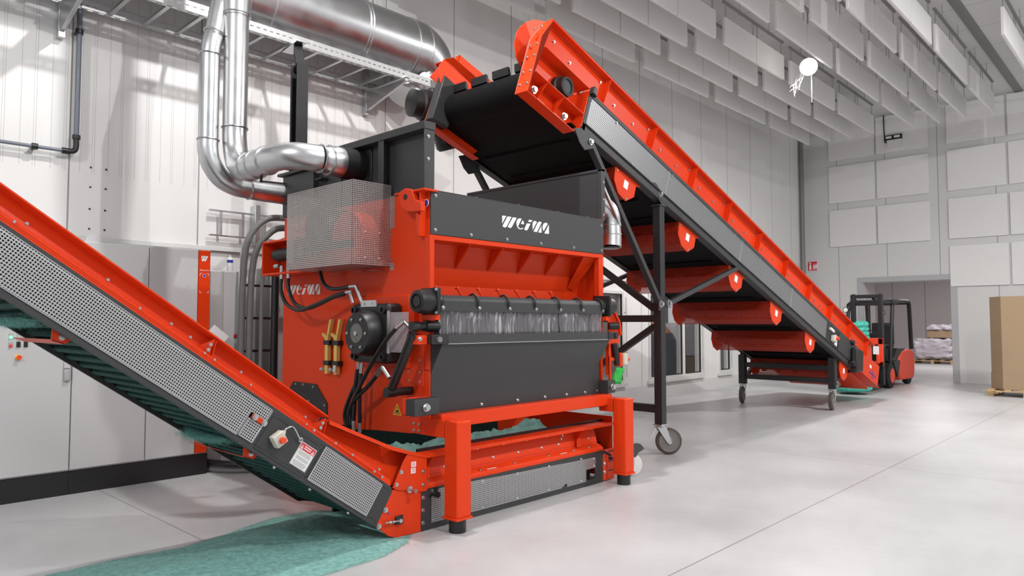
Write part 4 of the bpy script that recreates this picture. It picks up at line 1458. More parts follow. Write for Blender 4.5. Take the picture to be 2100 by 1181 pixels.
def dust(name, outline, x0, x1, y0, y1, step, z, hmax, width, parent=None, base=0.0, seed=1, cmax=1.2):
    from mathutils import noise
    nx = int((x1 - x0) / step); ny = int((y1 - y0) / step)
    b = MB(); cov = []
    for j in range(ny + 1):
        for i in range(nx + 1):
            x = x0 + i * step; y = y0 + j * step
            d = pdist(x, y, outline)
            c = max(0.0, min(cmax, 0.5 + d / width))
            n = noise.fractal(Vector((x * 3 + seed, y * 3, 0)), 1.0, 2.0, 4) * 0.5 + noise.fractal(Vector((x * 14, y * 14, seed)), 1.0, 2.0, 3) * 0.25
            h = max(0, min(1, d / 0.45)) * hmax * (1 + n) + 0.001
            b.v.append((x, y, z + max(0.0012, h)))
            cov.append(c)
    for j in range(ny):
        for i in range(nx):
            a = j * (nx + 1) + i
            ids = (a, a + 1, a + nx + 2, a + nx + 1)
            if max(cov[k] for k in ids) > 0.02:
                b.f.append(ids)
    o = b.build(name, 'dust', parent, kind='stuff')
    at = o.data.attributes.new('cover', 'FLOAT', 'POINT')
    at.data.foreach_set('value', cov)
    return o


out = [(0.9, 4.9), (1.25, 4.97), (1.6, 4.98), (2.0, 4.92), (2.33, 4.99), (2.77, 5.14), (3.1, 5.12), (3.3, 4.9), (3.25, 4.06), (3.10, 3.92), (2.82, 3.80), (2.32, 3.78), (1.7, 3.7), (0.9, 4.1)]
o = dust('teal_fibre_pile', out, 0.6, 3.6, 3.4, 5.4, 0.025, 0.0, 0.035, 0.16)
tag(o, 'teal plastic fibre dust spread on the floor under the left conveyor', 'fibre dust')
out2 = [(3.1, 4.03), (3.1, 3.93), (3.4, 3.94), (3.75, 3.86), (4.0, 3.9), (4.6, 3.95), (5.5, 3.94), (6.2, 3.9), (6.2, 3.98), (5.6, 4.03)]
o = dust('teal_fibre_film', out2, 3.0, 6.4, 3.7, 4.04, 0.02, 0.0, 0.001, 0.5, seed=4, cmax=0.30)
tag(o, 'thin film of teal fibres along the foot of the trough', 'fibre dust')
out3 = [(3.2, 4.2), (5.6, 4.2), (5.6, 5.04), (3.2, 5.04)]
o = dust('fibre_load', out3, 3.2, 5.66, 4.19, 5.04, 0.03, 0.35, 0.19, 0.1, parent=dc, seed=9)

#@@SHRED
# ================================================================== THE SHREDDER
XL, XR, YF, YB = 3.45, 5.63, 4.10, 6.25
sh = thing('shredder', 'big orange and black industrial shredder standing on square orange legs', 'shredder', (4.5, 5.1, 0))
# left side wall
b = MB()
b.prism([(YF, 0.70), (YF, 2.50), (YB, 2.50), (YB, 0.03), (5.28, 0.03), (5.26, 0.60), (4.75, 0.64), (4.32, 0.66)], 'X', XL, XL + 0.03)
b.build('side_wall', 'orange', sh, bevel=0.003)
b = MB()
b.prism([(YF, 0.70), (YF, 2.49), (YB, 2.49), (YB, 0.60), (4.32, 0.66)], 'X', XR - 0.03, XR)
b.build('side_wall', 'orange', sh, bevel=0.003)
MB().box(XL + 0.03, XR - 0.03, YB - 0.03, YB, 0.6, 2.5).build('back_wall', 'orange', sh)
b = MB()
b.box(XL - 0.004, XL + 0.038, YF - 0.01, YF + 0.05, 0.83, 2.165)
b.build('front_post', 'orange', sh, bevel=0.003)
# seam plate at the lower front corner
b = MB()
b.prism([(4.15, 1.02), (4.36, 1.06), (4.36, 1.36), (4.15, 1.37)], 'X', XL - 0.012, XL)
cpl = b.build('bolted_cover', 'orange', sh, bevel=0.002)
bolts(cpl, [(XL - 0.012, y, z) for y in (4.19, 4.32) for z in (1.33, 1.22, 1.13, 1.06)], d=(-1, 0, 0), s=0.7)
MB().box(XL - 0.004, XL, 4.10, 4.16, 1.145, 1.15).build('seam', 'black', sh)
# header plate with logo
hp = MB().box(XL - 0.002, XR, YF - 0.016, YF, 2.165, 2.495).build('header_plate', 'grey', sh, bevel=0.003)
MB().box(XL, XR, YF - 0.016, YF + 0.06, 2.495, 2.502).build('header_flange', 'dark', sh)
logo('logo', 'white', hp, (4.211, YF - 0.017, 2.287), (1, 0, 0), (0, 0, 1), 0.598, (0, -0.001, 0))
bolts(hp, [(3.49, YF - 0.016, 2.46), (3.49, YF - 0.016, 2.20), (3.86, YF - 0.016, 2.195), (4.27, YF - 0.016, 2.195), (4.70, YF - 0.016, 2.195), (5.16, YF - 0.016, 2.195), (5.59, YF - 0.016, 2.20), (5.59, YF - 0.016, 2.44)], s=1.05)
bolts(hp, [(x, YF + 0.02, 2.502) for x in (3.95, 4.45, 4.98, 5.42)], d=(0, 0, 1), s=1.0)
# opening frame
b = MB()
b.box(XL + 0.03, XR, YF - 0.01, YF + 0.20, 2.125, 2.165)
b.box(XR - 0.07, XR, YF - 0.01, YF + 0.05, 1.60, 2.125)
b.build('opening_frame', 'orange', sh, bevel=0.004)
b = MB()
b.slab([(XL + 0.03, 4.28, 2.13), (XR - 0.03, 4.28, 2.13), (XR - 0.03, 4.39, 1.80), (XL + 0.03, 4.39, 1.80)], (0, 0.01, 0.004))
b.build('chute_slope', 'orange', sh, smooth=False)
MB().box(XL + 0.03, XR - 0.03, 4.39, 4.40, 1.1, 1.80).build('chute_back', 'orange', sh)
for i in range(6):
    x = 3.50 + i * 0.375 + (0.04 if i else 0)
    MB().prism([(4.155, 2.126), (4.28, 2.126), (4.335, 1.945)], 'X', x, x + 0.02).build('gusset', 'orange', sh, bevel=0.002)
MB().slab([(5.38, 4.15, 2.125), (5.595, 4.15, 2.125), (5.50, 4.38, 1.82), (5.42, 4.38, 1.84)], (0, -0.012, 0)).build('corner_gusset', 'orange', sh, smooth=False)
MB().box(XL + 0.03, XR - 0.03, 4.30, 4.39, 1.10, 1.12).build('inner_floor', 'dark2', sh)
for i in range(7):
    x = 3.59 + i * 0.228
    b = MB()
    b.cyl((x, 4.20, 1.775), (x + 0.06, 4.17, 1.67), 0.009, 8)
    b.cyl((x - 0.004, 4.202, 1.782), (x + 0.002, 4.199, 1.771), 0.018, 10)
    b.cyl((x + 0.06, 4.17, 1.67), (x + 0.06, 4.43, 1.67), 0.009, 8)
    b.build('rod', 'orange', sh)

# shaft tube with rings
tb = MB().cyl((3.40, 4.0, 1.655), (5.44, 4.0, 1.655), 0.052, 28).box(3.43, 5.45, 3.945, 3.953, 1.585, 1.655).build('curtain_tube', 'dark', sh)
b = MB()
for x in (3.80, 4.14, 4.46, 4.78, 5.09, 5.40):
    b.ring((x, 4.0, 1.655), (1, 0, 0), 0.066, 0.009, 28, 6)
b.builds('tube_ring', 'dark2', sh)
bolts(sh, [(x, 3.945, 1.613) for x in (3.45, 3.82, 4.16, 4.48, 4.80, 5.12, 5.42)], s=1.1)
for xx, sg in ((3.36, -1), (5.50, 1)):
    b = MB()
    b.box(min(xx, xx - sg * 0.03), max(xx, xx - sg * 0.03), 3.90, 4.10, 1.56, 1.755)
    bl = b.build('flange_bearing', 'black', sh, bevel=0.006)
    MB().lathe((xx, 4.0, 1.655), (sg, 0, 0), [(-0.0, 0.092), (0.07, 0.090), (0.115, 0.080), (0.12, 0.055), (0.105, 0.052), (0.105, 0.045), (0.115, 0.04)], 32).build('bearing_cap', 'black', bl)
    bolts(bl, [(xx, y, z) for y in (3.915, 4.085) for z in (1.575, 1.74)], d=(sg, 0, 0), s=1.0)
    MB().lathe((xx - sg * 0.03, 4.0, 1.655), (-sg, 0, 0), [(0, 0.06), (0.02, 0.066), (0.035, 0.06), (0.05, 0.066), (0.065, 0.06)], 24).build('seal_ring', 'black', bl)
    MB().box(min(xx - sg * 0.01, xx - sg * 0.05), max(xx - sg * 0.01, xx - sg * 0.05), 3.93, 4.10, 1.52, 1.56).build('bearing_seat', 'orange', bl, bevel=0.003)
MB().box(3.38, 3.45, 4.03, 4.10, 1.50, 1.76).build('bearing_bracket', 'orange', sh, bevel=0.003)

# PVC strips
rg = random.Random(11)
x = 3.44
while x < 5.40:
    wd = rg.uniform(0.12, 0.17)
    x1 = min(x + wd, 5.46)
    tilt = rg.uniform(-0.01, 0.03)
    yo = 3.965 + rg.uniform(0, 0.02)
    ph0 = rg.uniform(0, 6)
    b = MB()
    n = 6
    vs = []
    for k in range(n + 1):
        z = 1.595 - (1.595 - 1.412) * k / n
        bow = 0.02 * math.sin(PI * k / n) + 0.035 * (k / n)
        for m in range(13):
            u = m / 12
            vs.append((x + (x1 - x) * u + (0.02 + tilt) * (k / n) ** 0.8, yo - 0.014 * math.sin(PI * u) - 0.004 * math.sin(7 * PI * u + ph0) + bow * 0.6, z))
    fs = [(k * 13 + m, k * 13 + m + 1, k * 13 + m + 14, k * 13 + m + 13) for k in range(n) for m in range(12)]
    b.add(vs, fs)
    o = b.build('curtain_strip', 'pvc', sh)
    md = o.modifiers.new('thick', 'SOLIDIFY'); md.thickness = 0.003
    x += wd * 0.78
MB().box(3.45, 5.50, 4.12, 4.13, 1.11, 1.66).build('curtain_backing', 'dark', sh)

# flap
fl_ = MB().prism([(4.085, 0.825), (4.085, 1.12), (3.955, 1.345), (3.955, 1.41), (4.06, 1.412), (4.12, 1.412), (4.12, 0.825)], 'X', 3.455, 5.545).build('front_flap', 'dark', sh, bevel=0.004)
MB().box(3.50, 5.50, 3.944, 3.956, 1.348, 1.413).build('flap_rim', 'grey', sh, bevel=0.001)
MB().box(3.50, 5.50, 3.941, 3.956, 1.343, 1.348).build('rim_edge', 'cab2', sh)
b = MB()
b.box(3.34, 3.50, 3.935, 4.03, 1.345, 1.414)
blk = b.build('hinge_block', 'dark2', sh, bevel=0.004)
MB().box(3.25, 3.34, 3.99, 4.10, 1.345, 1.41).build('hinge_lug', 'orange', sh, bevel=0.004)
MB().cyl((3.40, 3.935, 1.38), (3.40, 3.915, 1.38), 0.022, 6).build('hinge_nut', 'wheelgrey', blk)
bolts(blk, [(3.27, 3.99, 1.385)], s=1.4)
b = MB()
b.box(5.50, 5.63, 3.935, 4.03, 1.345, 1.414)
blk = b.build('hinge_block', 'dark2', sh, bevel=0.004)
MB().cyl((5.615, 3.925, 1.38), (5.615, 3.945, 1.38), 0.026, 8).build('hinge_nut', 'dark2', blk)
bolts(sh, [(x, 4.085, 0.855) for x in (3.52, 3.98, 4.40, 4.75, 5.05, 5.32, 5.51)], s=1.05)
for x0, x1, bx in ((3.20, 3.455, 3.315), (5.545, 5.66, 5.60)):
    blk = MB().box(x0 + (0.02 if x0 < 4 else 0), x1, 3.98, 4.085, 0.835, 0.955).build('flap_bracket', 'dark', sh, bevel=0.005)
    m = MB().cyl((bx, 3.965, 0.895), (bx, 3.98, 0.895), 0.030, 20).cyl((bx, 3.945, 0.895), (bx, 3.965, 0.895), 0.024, 6)
    m.build('bracket_bolt', 'chrome', blk)
MB().box(3.24, 3.45, 4.088, 4.15, 0.84, 0.955).build('bracket_lug', 'orange', sh, bevel=0.005)
# hydraulic cylinder
hc = MB().cyl((3.255, 4.05, 1.41), (3.255, 4.29, 1.02), 0.034, 20).cyl((3.255, 4.045, 1.42), (3.255, 4.058, 1.395), 0.040, 20).build('hydraulic_cylinder', 'black', sh)
MB().cyl((3.225, 4.03, 1.475), (3.285, 4.03, 1.475), 0.036, 20).cyl((3.255, 4.03, 1.475), (3.255, 4.05, 1.41), 0.020, 14).build('rod_eye', 'black', hc)
MB().cyl((3.215, 4.31, 0.985), (3.295, 4.31, 0.985), 0.038, 20).build('base_eye', 'black', hc)
MB().cyl((3.285, 4.035, 1.475), (3.36, 4.035, 1.475), 0.030, 18).cyl((3.35, 4.035, 1.475), (3.47, 4.035, 1.475), 0.042, 20).build('pivot_pin', 'black', sh)
MB().cyl((3.29, 4.31, 0.985), (3.45, 4.31, 0.985), 0.032, 18).build('lower_pin', 'black', sh)
# big drive unit on the side
du = MB().box(3.28, 3.42, 4.38, 4.86, 1.19, 1.65).build('drive_unit', 'black', sh, bevel=0.03, seg=3)
MB().lathe((3.28, 4.615, 1.42), (-1, 0, 0), [(0, 0.178), (0.02, 0.178), (0.09, 0.170), (0.12, 0.155), (0.121, 0.075)], 48).build('drive_cap', 'black', du)
MB().lathe((3.158, 4.615, 1.42), (-1, 0, 0), [(-0.005, 0.078), (0.003, 0.075), (0.004, 0.0)], 32).build('centre_disc', principled('dull_steel', (0.2, 0.19, 0.18), 0.35, 0.9, var=0.4, vscale=40), du)
MB().cyl((3.155, 4.615, 1.42), (3.146, 4.615, 1.42), 0.018, 12).build('centre_screw', 'chrome', du)
bolts(du, [(3.158, 4.615 + 0.12 * math.cos(a), 1.42 + 0.12 * math.sin(a)) for a in [PI / 3 * k for k in range(6)]], d=(-1, 0, 0), s=1.0)
b = MB()
for y in (4.43, 4.81):
    for z in (1.24, 1.60):
        b.lathe((3.278, y, z), (-1, 0, 0), [(0, 0.032), (0.02, 0.032), (0.021, 0.018), (0.005, 0.016)], 16)
b.builds('corner_screw', 'black', du)
nb = MB().box(3.27, 3.28, 4.52, 4.72, 1.625, 1.675).build('name_plate', 'galv', du)
bolts(nb, [(3.27, 4.57, 1.65), (3.27, 4.67, 1.65)], d=(-1, 0, 0), s=0.7)
MB().box(3.42, 3.449, 4.30, 4.95, 1.15, 1.72).build('mounting_plate', 'orange', sh, bevel=0.01)
pg = MB().box(3.285, 3.288, 4.14, 4.37, 1.28, 1.58).build('small_guard', 'plexi', sh, smooth=False)
MB().box(3.290, 3.2915, 4.17, 4.31, 1.30, 1.56).build('guard_grid', 'mesh_small', pg, smooth=False, uv='auto')
MB().box(3.275, 3.284, 4.355, 4.385, 1.27, 1.59).build('guard_edge', 'galv', pg, smooth=False)
MB().box(3.40, 3.449, 4.22, 4.28, 1.50, 1.68).build('small_bracket', 'orange', sh, bevel=0.004)

# yellow holders
for i, y in enumerate((5.44, 5.30)):
    y0 = y
    hb = MB()
    hb.box(3.40, 3.435, y0 - 0.045, y0, 1.06, 1.37)
    hb.slab([(3.40, y0 + 0.005, 1.40), (3.40, y0 - 0.05, 1.385), (3.40, y0 - 0.045, 1.36), (3.40, y0 + 0.01, 1.375)], (0.035, 0, 0))
    hb.slab([(3.40, y0 + 0.045, 1.415), (3.40, y0 + 0.0, 1.385), (3.40, y0 + 0.0, 1.36), (3.40, y0 + 0.05, 1.395)], (0.03, 0, 0))
    hb.slab([(3.40, y0 - 0.05, 1.385), (3.40, y0 - 0.095, 1.53), (3.40, y0 - 0.065, 1.53), (3.40, y0 - 0.03, 1.40)], (0.035, 0, 0))
    hd = hb.build('knife_gauge', 'yellow', sh, bevel=0.002)
    for z in (1.31, 1.135):
        MB().box(3.395, 3.449, y0 - 0.07, y0 + 0.02, z, z + 0.04).build('clip', 'black', hd, bevel=0.003)
    MB().cyl((3.385, y0 + 0.0, 1.10), (3.385, y0 + 0.035, 1.10), 0.014, 10).build('thumb_screw', 'cab2', hd)
MB().box(3.385, 3.40, 5.25, 5.29, 1.08, 1.14).build('gauge_block', 'offwhite', sh, bevel=0.004)

# black octagonal cover low on the side
oc = MB().prism([(6.18, 0.40), (6.18, 0.80), (6.03, 0.96), (5.64, 0.955), (5.46, 0.80), (5.46, 0.40)], 'X', XL - 0.012, XL).build('gear_cover', 'dark2', sh, bevel=0.003)
bolts(oc, [(XL - 0.012, y, z) for y, z in ((5.98, 0.94), (5.85, 0.94), (5.68, 0.93), (5.49, 0.78), (5.75, 0.80))], d=(-1, 0, 0), s=0.9)
# side logo and warning triangle
logo('side_logo', 'panel', sh, (XL - 0.002, 6.17, 1.755), (0, -1, 0), (0, 0, 1), 0.57, (-0.002, 0, 0))
wt = MB().prism([(4.53, 0.785), (4.425, 0.785), (4.478, 0.875)], 'X', XL - 0.003, XL).build('warning_triangle', 'warn', sh, smooth=False)
MB().prism([(4.515, 0.793), (4.44, 0.793), (4.478, 0.857)], 'X', XL - 0.004, XL - 0.003).build('triangle_mark', 'black', wt, smooth=False)
MB().prism([(4.505, 0.799), (4.45, 0.799), (4.478, 0.845)], 'X', XL - 0.005, XL - 0.004).build('triangle_field', 'warn', wt, smooth=False)
MB().box(XL - 0.006, XL - 0.005, 4.46, 4.49, 0.805, 0.822).build('triangle_symbol', 'black', wt)
MB().lathe((3.43, 4.12, 2.40), (-1, 0, 0), [(0, 0.001), (0.0, 0.025), (0.001, 0.025)], 20).build('round_seal', 'blue', sh)
MB().ring((3.429, 4.12, 2.40), (1, 0, 0), 0.027, 0.0025, 24, 5).build('seal_rim', 'white', sh)

# lifting lug
b = MB()
b.prism([(4.42, 2.50), (4.06, 2.50), (4.06, 2.485), (4.42, 2.485)], 'X', 3.36, 3.50)
lg = b.build('top_flange', 'orange', sh, bevel=0.003)
b = MB()
pts = []
for k in range(13):
    a = PI / 2 + PI * k / 12
    pts.append((4.30 - 0.075 * math.cos(a) * -1 * -1 - 0.0, 2.45 + 0.055 * math.sin(a)))
pts = [(4.24, 2.515), (4.28, 2.522), (4.33, 2.51), (4.36, 2.48), (4.362, 2.44), (4.35, 2.41), (4.31, 2.37), (4.27, 2.345), (4.20, 2.335), (4.09, 2.33), (4.09, 2.40), (4.16, 2.42), (4.20, 2.50)]
b.prism(pts, 'X', 3.355, 3.395)
lg2 = b.build('lifting_lug', 'orange', sh, bevel=0.004)
MB().cyl((3.352, 4.275, 2.455), (3.356, 4.275, 2.455), 0.022, 20).build('lug_hole', 'black', lg2)
MB().prism([(4.20, 2.33), (4.14, 2.33), (4.15, 2.15), (4.18, 2.15)], 'X', 3.39, 3.45).build('lug_rib', 'orange', sh, bevel=0.003)
MB().box(3.39, 3.45, 4.15, 4.42, 2.48, 2.50).box(3.39, 3.45, 4.14, 4.16, 2.31, 2.49).build('lug_base', 'orange', sh, bevel=0.003)

# perforated cage
cx0, cy0, cy1, cz0, cz1 = 3.087, 4.578, 5.553, 1.945, 2.597
b = MB()
b.box(cx0, cx0 + 0.002, cy0, cy1, cz0, cz1)
b.box(cx0, XL, cy0, cy0 + 0.002, cz0, cz1)
b.box(cx0, XL, cy1 - 0.002, cy1, cz0, cz1)
b.box(cx0, XL, cy0, cy1, cz0, cz0 + 0.002)
cg = b.build('belt_guard_cage', 'mesh_cage', sh, smooth=False, uv='auto')
b = MB()
b.box(XL - 0.004, XL - 0.002, cy0 - 0.05, cy0, 2.25, 2.51)
b.box(XL - 0.004, XL - 0.002, cy0 - 0.05, cy0, cz0 - 0.03, cz0 + 0.03)
for y in (4.66, 4.85, 5.2):
    b.box(cx0 + 0.25, XL, y, y + 0.10, cz0 - 0.03, cz0 - 0.028)
b.builds('cage_tab', 'mesh_cage', cg, smooth=False, uv='auto')
bolts(cg, [(x, cy0, z) for z in (2.00, 2.20) for x in (3.21, 3.34)] + [(XL - 0.002, cy0 - 0.02, z) for z in (2.0, 2.2)], s=0.8)
# orange drive pulley & dark motor inside the cage
MB().cyl((3.44, 5.25, 2.30), (3.18, 5.25, 2.30), 0.17, 32).build('motor_pulley', 'dark2', cg)
MB().cyl((3.44, 4.85, 2.18), (3.22, 4.85, 2.18), 0.21, 32).build('drive_pulley', 'orange', cg)
MB().box(3.20, 3.24, 4.75, 5.40, 2.10, 2.16).build('motor_rail', 'dark2', cg)
# orange motor console behind the cage with hose fittings
b = MB()
b.box(3.25, 3.45, 6.28, 6.30, 1.96, 2.26).box(3.25, 3.45, 5.56, 6.30, 2.24, 2.26).box(3.25, 3.45, 5.56, 6.30, 1.94, 1.96).box(3.43, 3.45, 5.56, 6.30, 1.96, 2.24)
b.build('motor_console', 'orange', sh, bevel=0.003)
MB().cyl((3.33, 5.6, 2.13), (3.33, 6.15, 2.13), 0.06, 20).cyl((3.33, 6.15, 2.13), (3.33, 6.22, 2.13), 0.035, 8).build('hydraulic_motor', 'dark2', sh)
b = MB()
b.cyl((3.28, 6.02, 2.02), (3.28, 6.10, 2.02), 0.022, 8).cyl((3.28, 5.98, 2.02), (3.28, 5.98, 1.90), 0.018, 10).cyl((3.27, 5.84, 1.99), (3.27, 5.84, 1.90), 0.018, 10)
b.builds('hose_fitting', 'chrome', sh)

# hoses
hoses = [[(3.28, 5.98, 1.90), (3.27, 5.97, 1.80), (3.26, 5.85, 1.67), (3.24, 5.60, 1.61), (3.24, 5.35, 1.65), (3.27, 5.10, 1.72), (3.30, 4.98, 1.745)],
         [(3.27, 5.84, 1.90), (3.27, 5.84, 1.82), (3.26, 5.72, 1.68), (3.25, 5.50, 1.625), (3.25, 5.3, 1.655), (3.27, 5.12, 1.71), (3.30, 5.0, 1.735)],
         [(3.33, 5.42, 1.94), (3.33, 5.36, 1.84), (3.33, 5.25, 1.79), (3.33, 5.10, 1.785), (3.33, 4.97, 1.795)],
         [(3.33, 4.83, 1.13), (3.33, 4.84, 1.05), (3.33, 4.96, 0.88), (3.33, 5.02, 0.75), (3.34, 5.0, 0.66)],
         [(3.32, 4.83, 1.13), (3.31, 4.84, 1.0), (3.31, 4.85, 0.85), (3.31, 4.86, 0.72)],
         [(3.31, 4.77, 1.10), (3.30, 4.77, 0.95), (3.31, 4.78, 0.80), (3.32, 4.79, 0.71)],
         [(3.22, 4.20, 1.46), (3.20, 4.30, 1.37), (3.20, 4.45, 1.22), (3.22, 4.62, 1.05), (3.28, 4.80, 0.92), (3.31, 4.93, 0.78), (3.33, 4.95, 0.68)],
         [(3.27, 4.50, 1.10), (3.27, 4.60, 1.02), (3.28, 4.72, 0.95), (3.30, 4.85, 0.87), (3.32, 4.92, 0.78), (3.33, 4.92, 0.68)]]
for h in hoses:
    MB().tube(h, 0.0165, 12, 5).build('hydraulic_hose', 'black', sh)
for (p, q) in (((3.30, 5.0, 1.745), (3.31, 4.90, 1.755)), ((3.33, 4.97, 1.795), (3.34, 4.88, 1.80)), ((3.33, 4.88, 1.80), (3.34, 4.80, 1.66)), ((3.31, 4.93, 1.75), (3.32, 4.90, 1.66)), ((3.33, 4.83, 1.20), (3.33, 4.83, 1.12)), ((3.32, 4.77, 1.18), (3.31, 4.77, 1.09)),
               ((3.31, 4.86, 0.74), (3.31, 4.86, 0.64)), ((3.32, 4.79, 0.73), (3.32, 4.79, 0.63)), ((3.22, 4.20, 1.46), (3.24, 4.13, 1.51)), ((3.24, 4.13, 1.51), (3.26, 4.08, 1.46)), ((3.27, 4.50, 1.10), (3.26, 4.42, 1.17)), ((3.26, 4.42, 1.17), (3.26, 4.33, 1.09))):
    MB().cyl(p, q, 0.015, 10).build('hose_fitting', 'chrome', sh)

# hopper
b = MB()
b.box(3.47, 3.485, 4.10, 6.2, 2.50, 2.96)
hl = b.build('hopper_left_wall', 'dark', sh)
b = MB()
b.box(3.385, 3.485, 4.09, 4.10, 2.50, 2.955)           # front flange
b.box(3.38, 3.49, 4.085, 6.2, 2.955, 3.015)          # top flange
b.box(3.39, 3.47, 4.66, 4.672, 2.50, 2.955)
b.box(3.385, 3.395, 4.60, 4.672, 2.50, 2.955)
b.build('hopper_frame', 'dark', sh, bevel=0.004)
bolts(hl, [(3.42, 4.09, 2.73), (3.42, 4.09, 2.90)], s=1.1)
b = MB()
b.box(3.455, 3.47, 5.30, 6.2, 2.50, 2.90)
b.box(3.40, 3.455, 5.66, 6.2, 2.50, 2.88)
b.box(3.36, 3.46, 5.60, 6.24, 2.885, 2.91)
b.build('hopper_rear_box', 'dark', sh, bevel=0.003)
MB().box(3.38, 3.455, 5.5, 5.6, 2.77, 2.785).cyl((3.40, 5.55, 2.70), (3.455, 5.55, 2.70), 0.02, 10).builds('hopper_stop', 'dark2', sh)
b = MB()
b.box(5.61, 5.625, 4.10, 6.0, 2.50, 2.99)
hr = b.build('hopper_right_wall', 'dark', sh)
b = MB()
b.box(5.60, 5.66, 4.085, 4.13, 2.50, 3.0)
b.box(5.60, 5.66, 4.085, 6.0, 2.975, 3.0)
b.build('hopper_right_frame', 'dark', sh, bevel=0.003)
bolts(hr, [(5.63, 4.085, 2.87), (5.63, 4.085, 2.70), (5.63, 4.085, 2.55)], s=1.0)
MB().box(5.56, 5.64, 4.085, 4.10, 2.49, 2.505).build('corner_tab', 'orange', sh)
MB().slab([(3.47, 6.1, 2.5), (5.61, 6.1, 2.5), (5.61, 6.2, 2.78), (3.47, 6.2, 2.78)], (0, 0.012, 0)).build('hopper_back_wall', 'dark', sh, smooth=False)
MB().lathe((3.26, 5.02, 2.82), (1, 0, 0), [(0, 0.130), (0.02, 0.130), (0.20, 0.130)], 36).build('extraction_spigot', 'black', sh)
MB().slab([(3.455, 4.86, 2.95), (3.455, 5.20, 2.95), (3.455, 5.20, 2.67), (3.455, 4.86, 2.67)], (0.014, 0, 0)).build('spigot_plate', 'black', sh, bevel=0.02)

# base beam and legs
MB().box(XL + 0.02, XR - 0.02, 3.98, 4.08, 0.725, 0.828).build('cross_beam', 'orange', sh, bevel=0.005)
bolts(sh, [(XL, y, z) for y in (4.21, 4.27) for z in (0.74, 0.69)], d=(-1, 0, 0), s=1.0)
for x0 in (3.452, 5.545):
    b = MB()
    b.box(x0, x0 + 0.14, 3.79, 3.93, 0.11, 0.795)
    lg = b.build('leg', 'orange', sh, bevel=0.010, seg=3)
    MB().box(x0, x0 + 0.14, 3.935, 4.36 if x0 < 4 else 4.09, 0.665, 0.793).build('leg_arm', 'orange', lg, bevel=0.006)
    MB().prism([(x0 - 0.008, 3.782), (x0 + 0.148, 3.782), (x0 + 0.148, 3.938), (x0 - 0.008, 3.938)], 'Z', 0.095, 0.112).build('foot_flange', 'orange', lg, bevel=0.002)
    MB().cyl((x0 + 0.07, 3.86, 0.0), (x0 + 0.07, 3.86, 0.095), 0.062, 32).build('foot', 'black', lg)
for x0 in (3.46, 5.48):
    MB().box(x0, x0 + 0.14, 6.08, 6.22, 0.0, 0.62).build('leg', 'orange', sh, bevel=0.006)

# right side: emergency stop, guard arc, silver elbow
b = MB()
b.slab([(5.66, 4.06, 1.20), (5.66, 4.06, 1.72), (5.72, 4.06, 1.73), (5.80, 4.06, 1.60), (5.85, 4.06, 1.46), (5.84, 4.06, 1.30), (5.72, 4.06, 1.16)], (0, 0.01, 0))
b.build('side_arm_guard', 'orange', sh, bevel=0.002)
MB().beam((5.68, 4.03, 1.66), (5.80, 4.03, 1.50), 0.03, 0.02).beam((5.80, 4.03, 1.50), (5.82, 4.03, 1.38), 0.03, 0.02).build('arm_rim', 'orange', sh)
MB().cyl((5.66, 4.05, 1.47), (5.74, 4.0, 1.47), 0.035, 16).cyl((5.72, 4.03, 1.30), (5.76, 4.03, 1.10), 0.03, 14).builds('right_cylinder', 'black', sh)
MB().box(5.63, 5.66, 4.03, 4.07, 1.0, 1.30).box(5.66, 5.78, 4.03, 4.05, 1.135, 1.165).box(5.76, 5.80, 3.99, 4.06, 1.08, 1.21).box(5.63, 5.65, 4.02, 4.04, 0.95, 1.18).build('switch_bracket', 'orange', sh, bevel=0.002)
es = MB().box(5.80, 5.87, 3.97, 4.05, 1.09, 1.20).build('emergency_stop_box', 'offwhite', sh, bevel=0.01)
MB().box(5.797, 5.872, 4.0, 4.02, 1.085, 1.205).build('stop_box_rim', 'warn', es)
MB().cyl((5.87, 4.01, 1.145), (5.90, 4.01, 1.145), 0.015, 14).cyl((5.895, 4.01, 1.145), (5.925, 4.01, 1.145), 0.022, 16).build('stop_button', 'redbtn', es)
se = MB().tube([(5.66, 4.36, 2.70), (5.84, 4.31, 2.70), (5.93, 4.27, 2.66), (5.97, 4.25, 2.58), (5.97, 4.25, 2.49)], 0.105, 32, 4).build('air_elbow', 'galv', sh)
MB().tube([(5.97, 4.25, 2.50), (5.965, 4.24, 2.40), (5.95, 4.23, 2.27)], 0.11, 32, 3, cap=True).build('air_outlet', 'galv', se)
MB().ring((5.97, 4.25, 2.495), (0, 0, 1), 0.111, 0.008, 30).build('outlet_clamp', 'chrome', se)
MB().ring((5.965, 4.24, 2.40), (0, 0, 1), 0.113, 0.006, 30).build('outlet_clamp', 'chrome', se)
MB().cyl((5.95, 4.23, 2.264), (5.95, 4.23, 2.271), 0.095, 28).build('outlet_opening', 'black', se)
# green scoop hanging below the stop
b = MB()
vs = [];
for i in range(7):
    for j in range(7):
        u, v = i / 6, j / 6
        x = 5.70 + 0.14 * u - 0.07 * v + 0.0
        z = 1.075 - 0.15 * v - 0.02 * u
        vs.append((x, 4.0 - 0.035 * math.sin(PI * u) - 0.01 * math.cos(9 * u + 4 * v), z))
b.add(vs, [(i * 7 + j, i * 7 + j + 1, i * 7 + j + 8, i * 7 + j + 7) for i in range(6) for j in range(6)])
o = b.build('work_glove', 'glovegreen', None)
m_ = o.modifiers.new('thick', 'SOLIDIFY'); m_.thickness = 0.008
tag(o, 'crumpled bright green work glove hanging under the emergency stop', 'glove')
tag(MB().cyl((5.79, 4.0, 1.05), (5.795, 4.01, 1.10), 0.006, 6).build('glove_hook', 'rail'), 'tiny wire hook holding the green glove', 'hook')

#@@LONG
# ================================================================== INFEED CONVEYOR (long, diagonal)
c0, s0_ = 0.9436, 0.3312


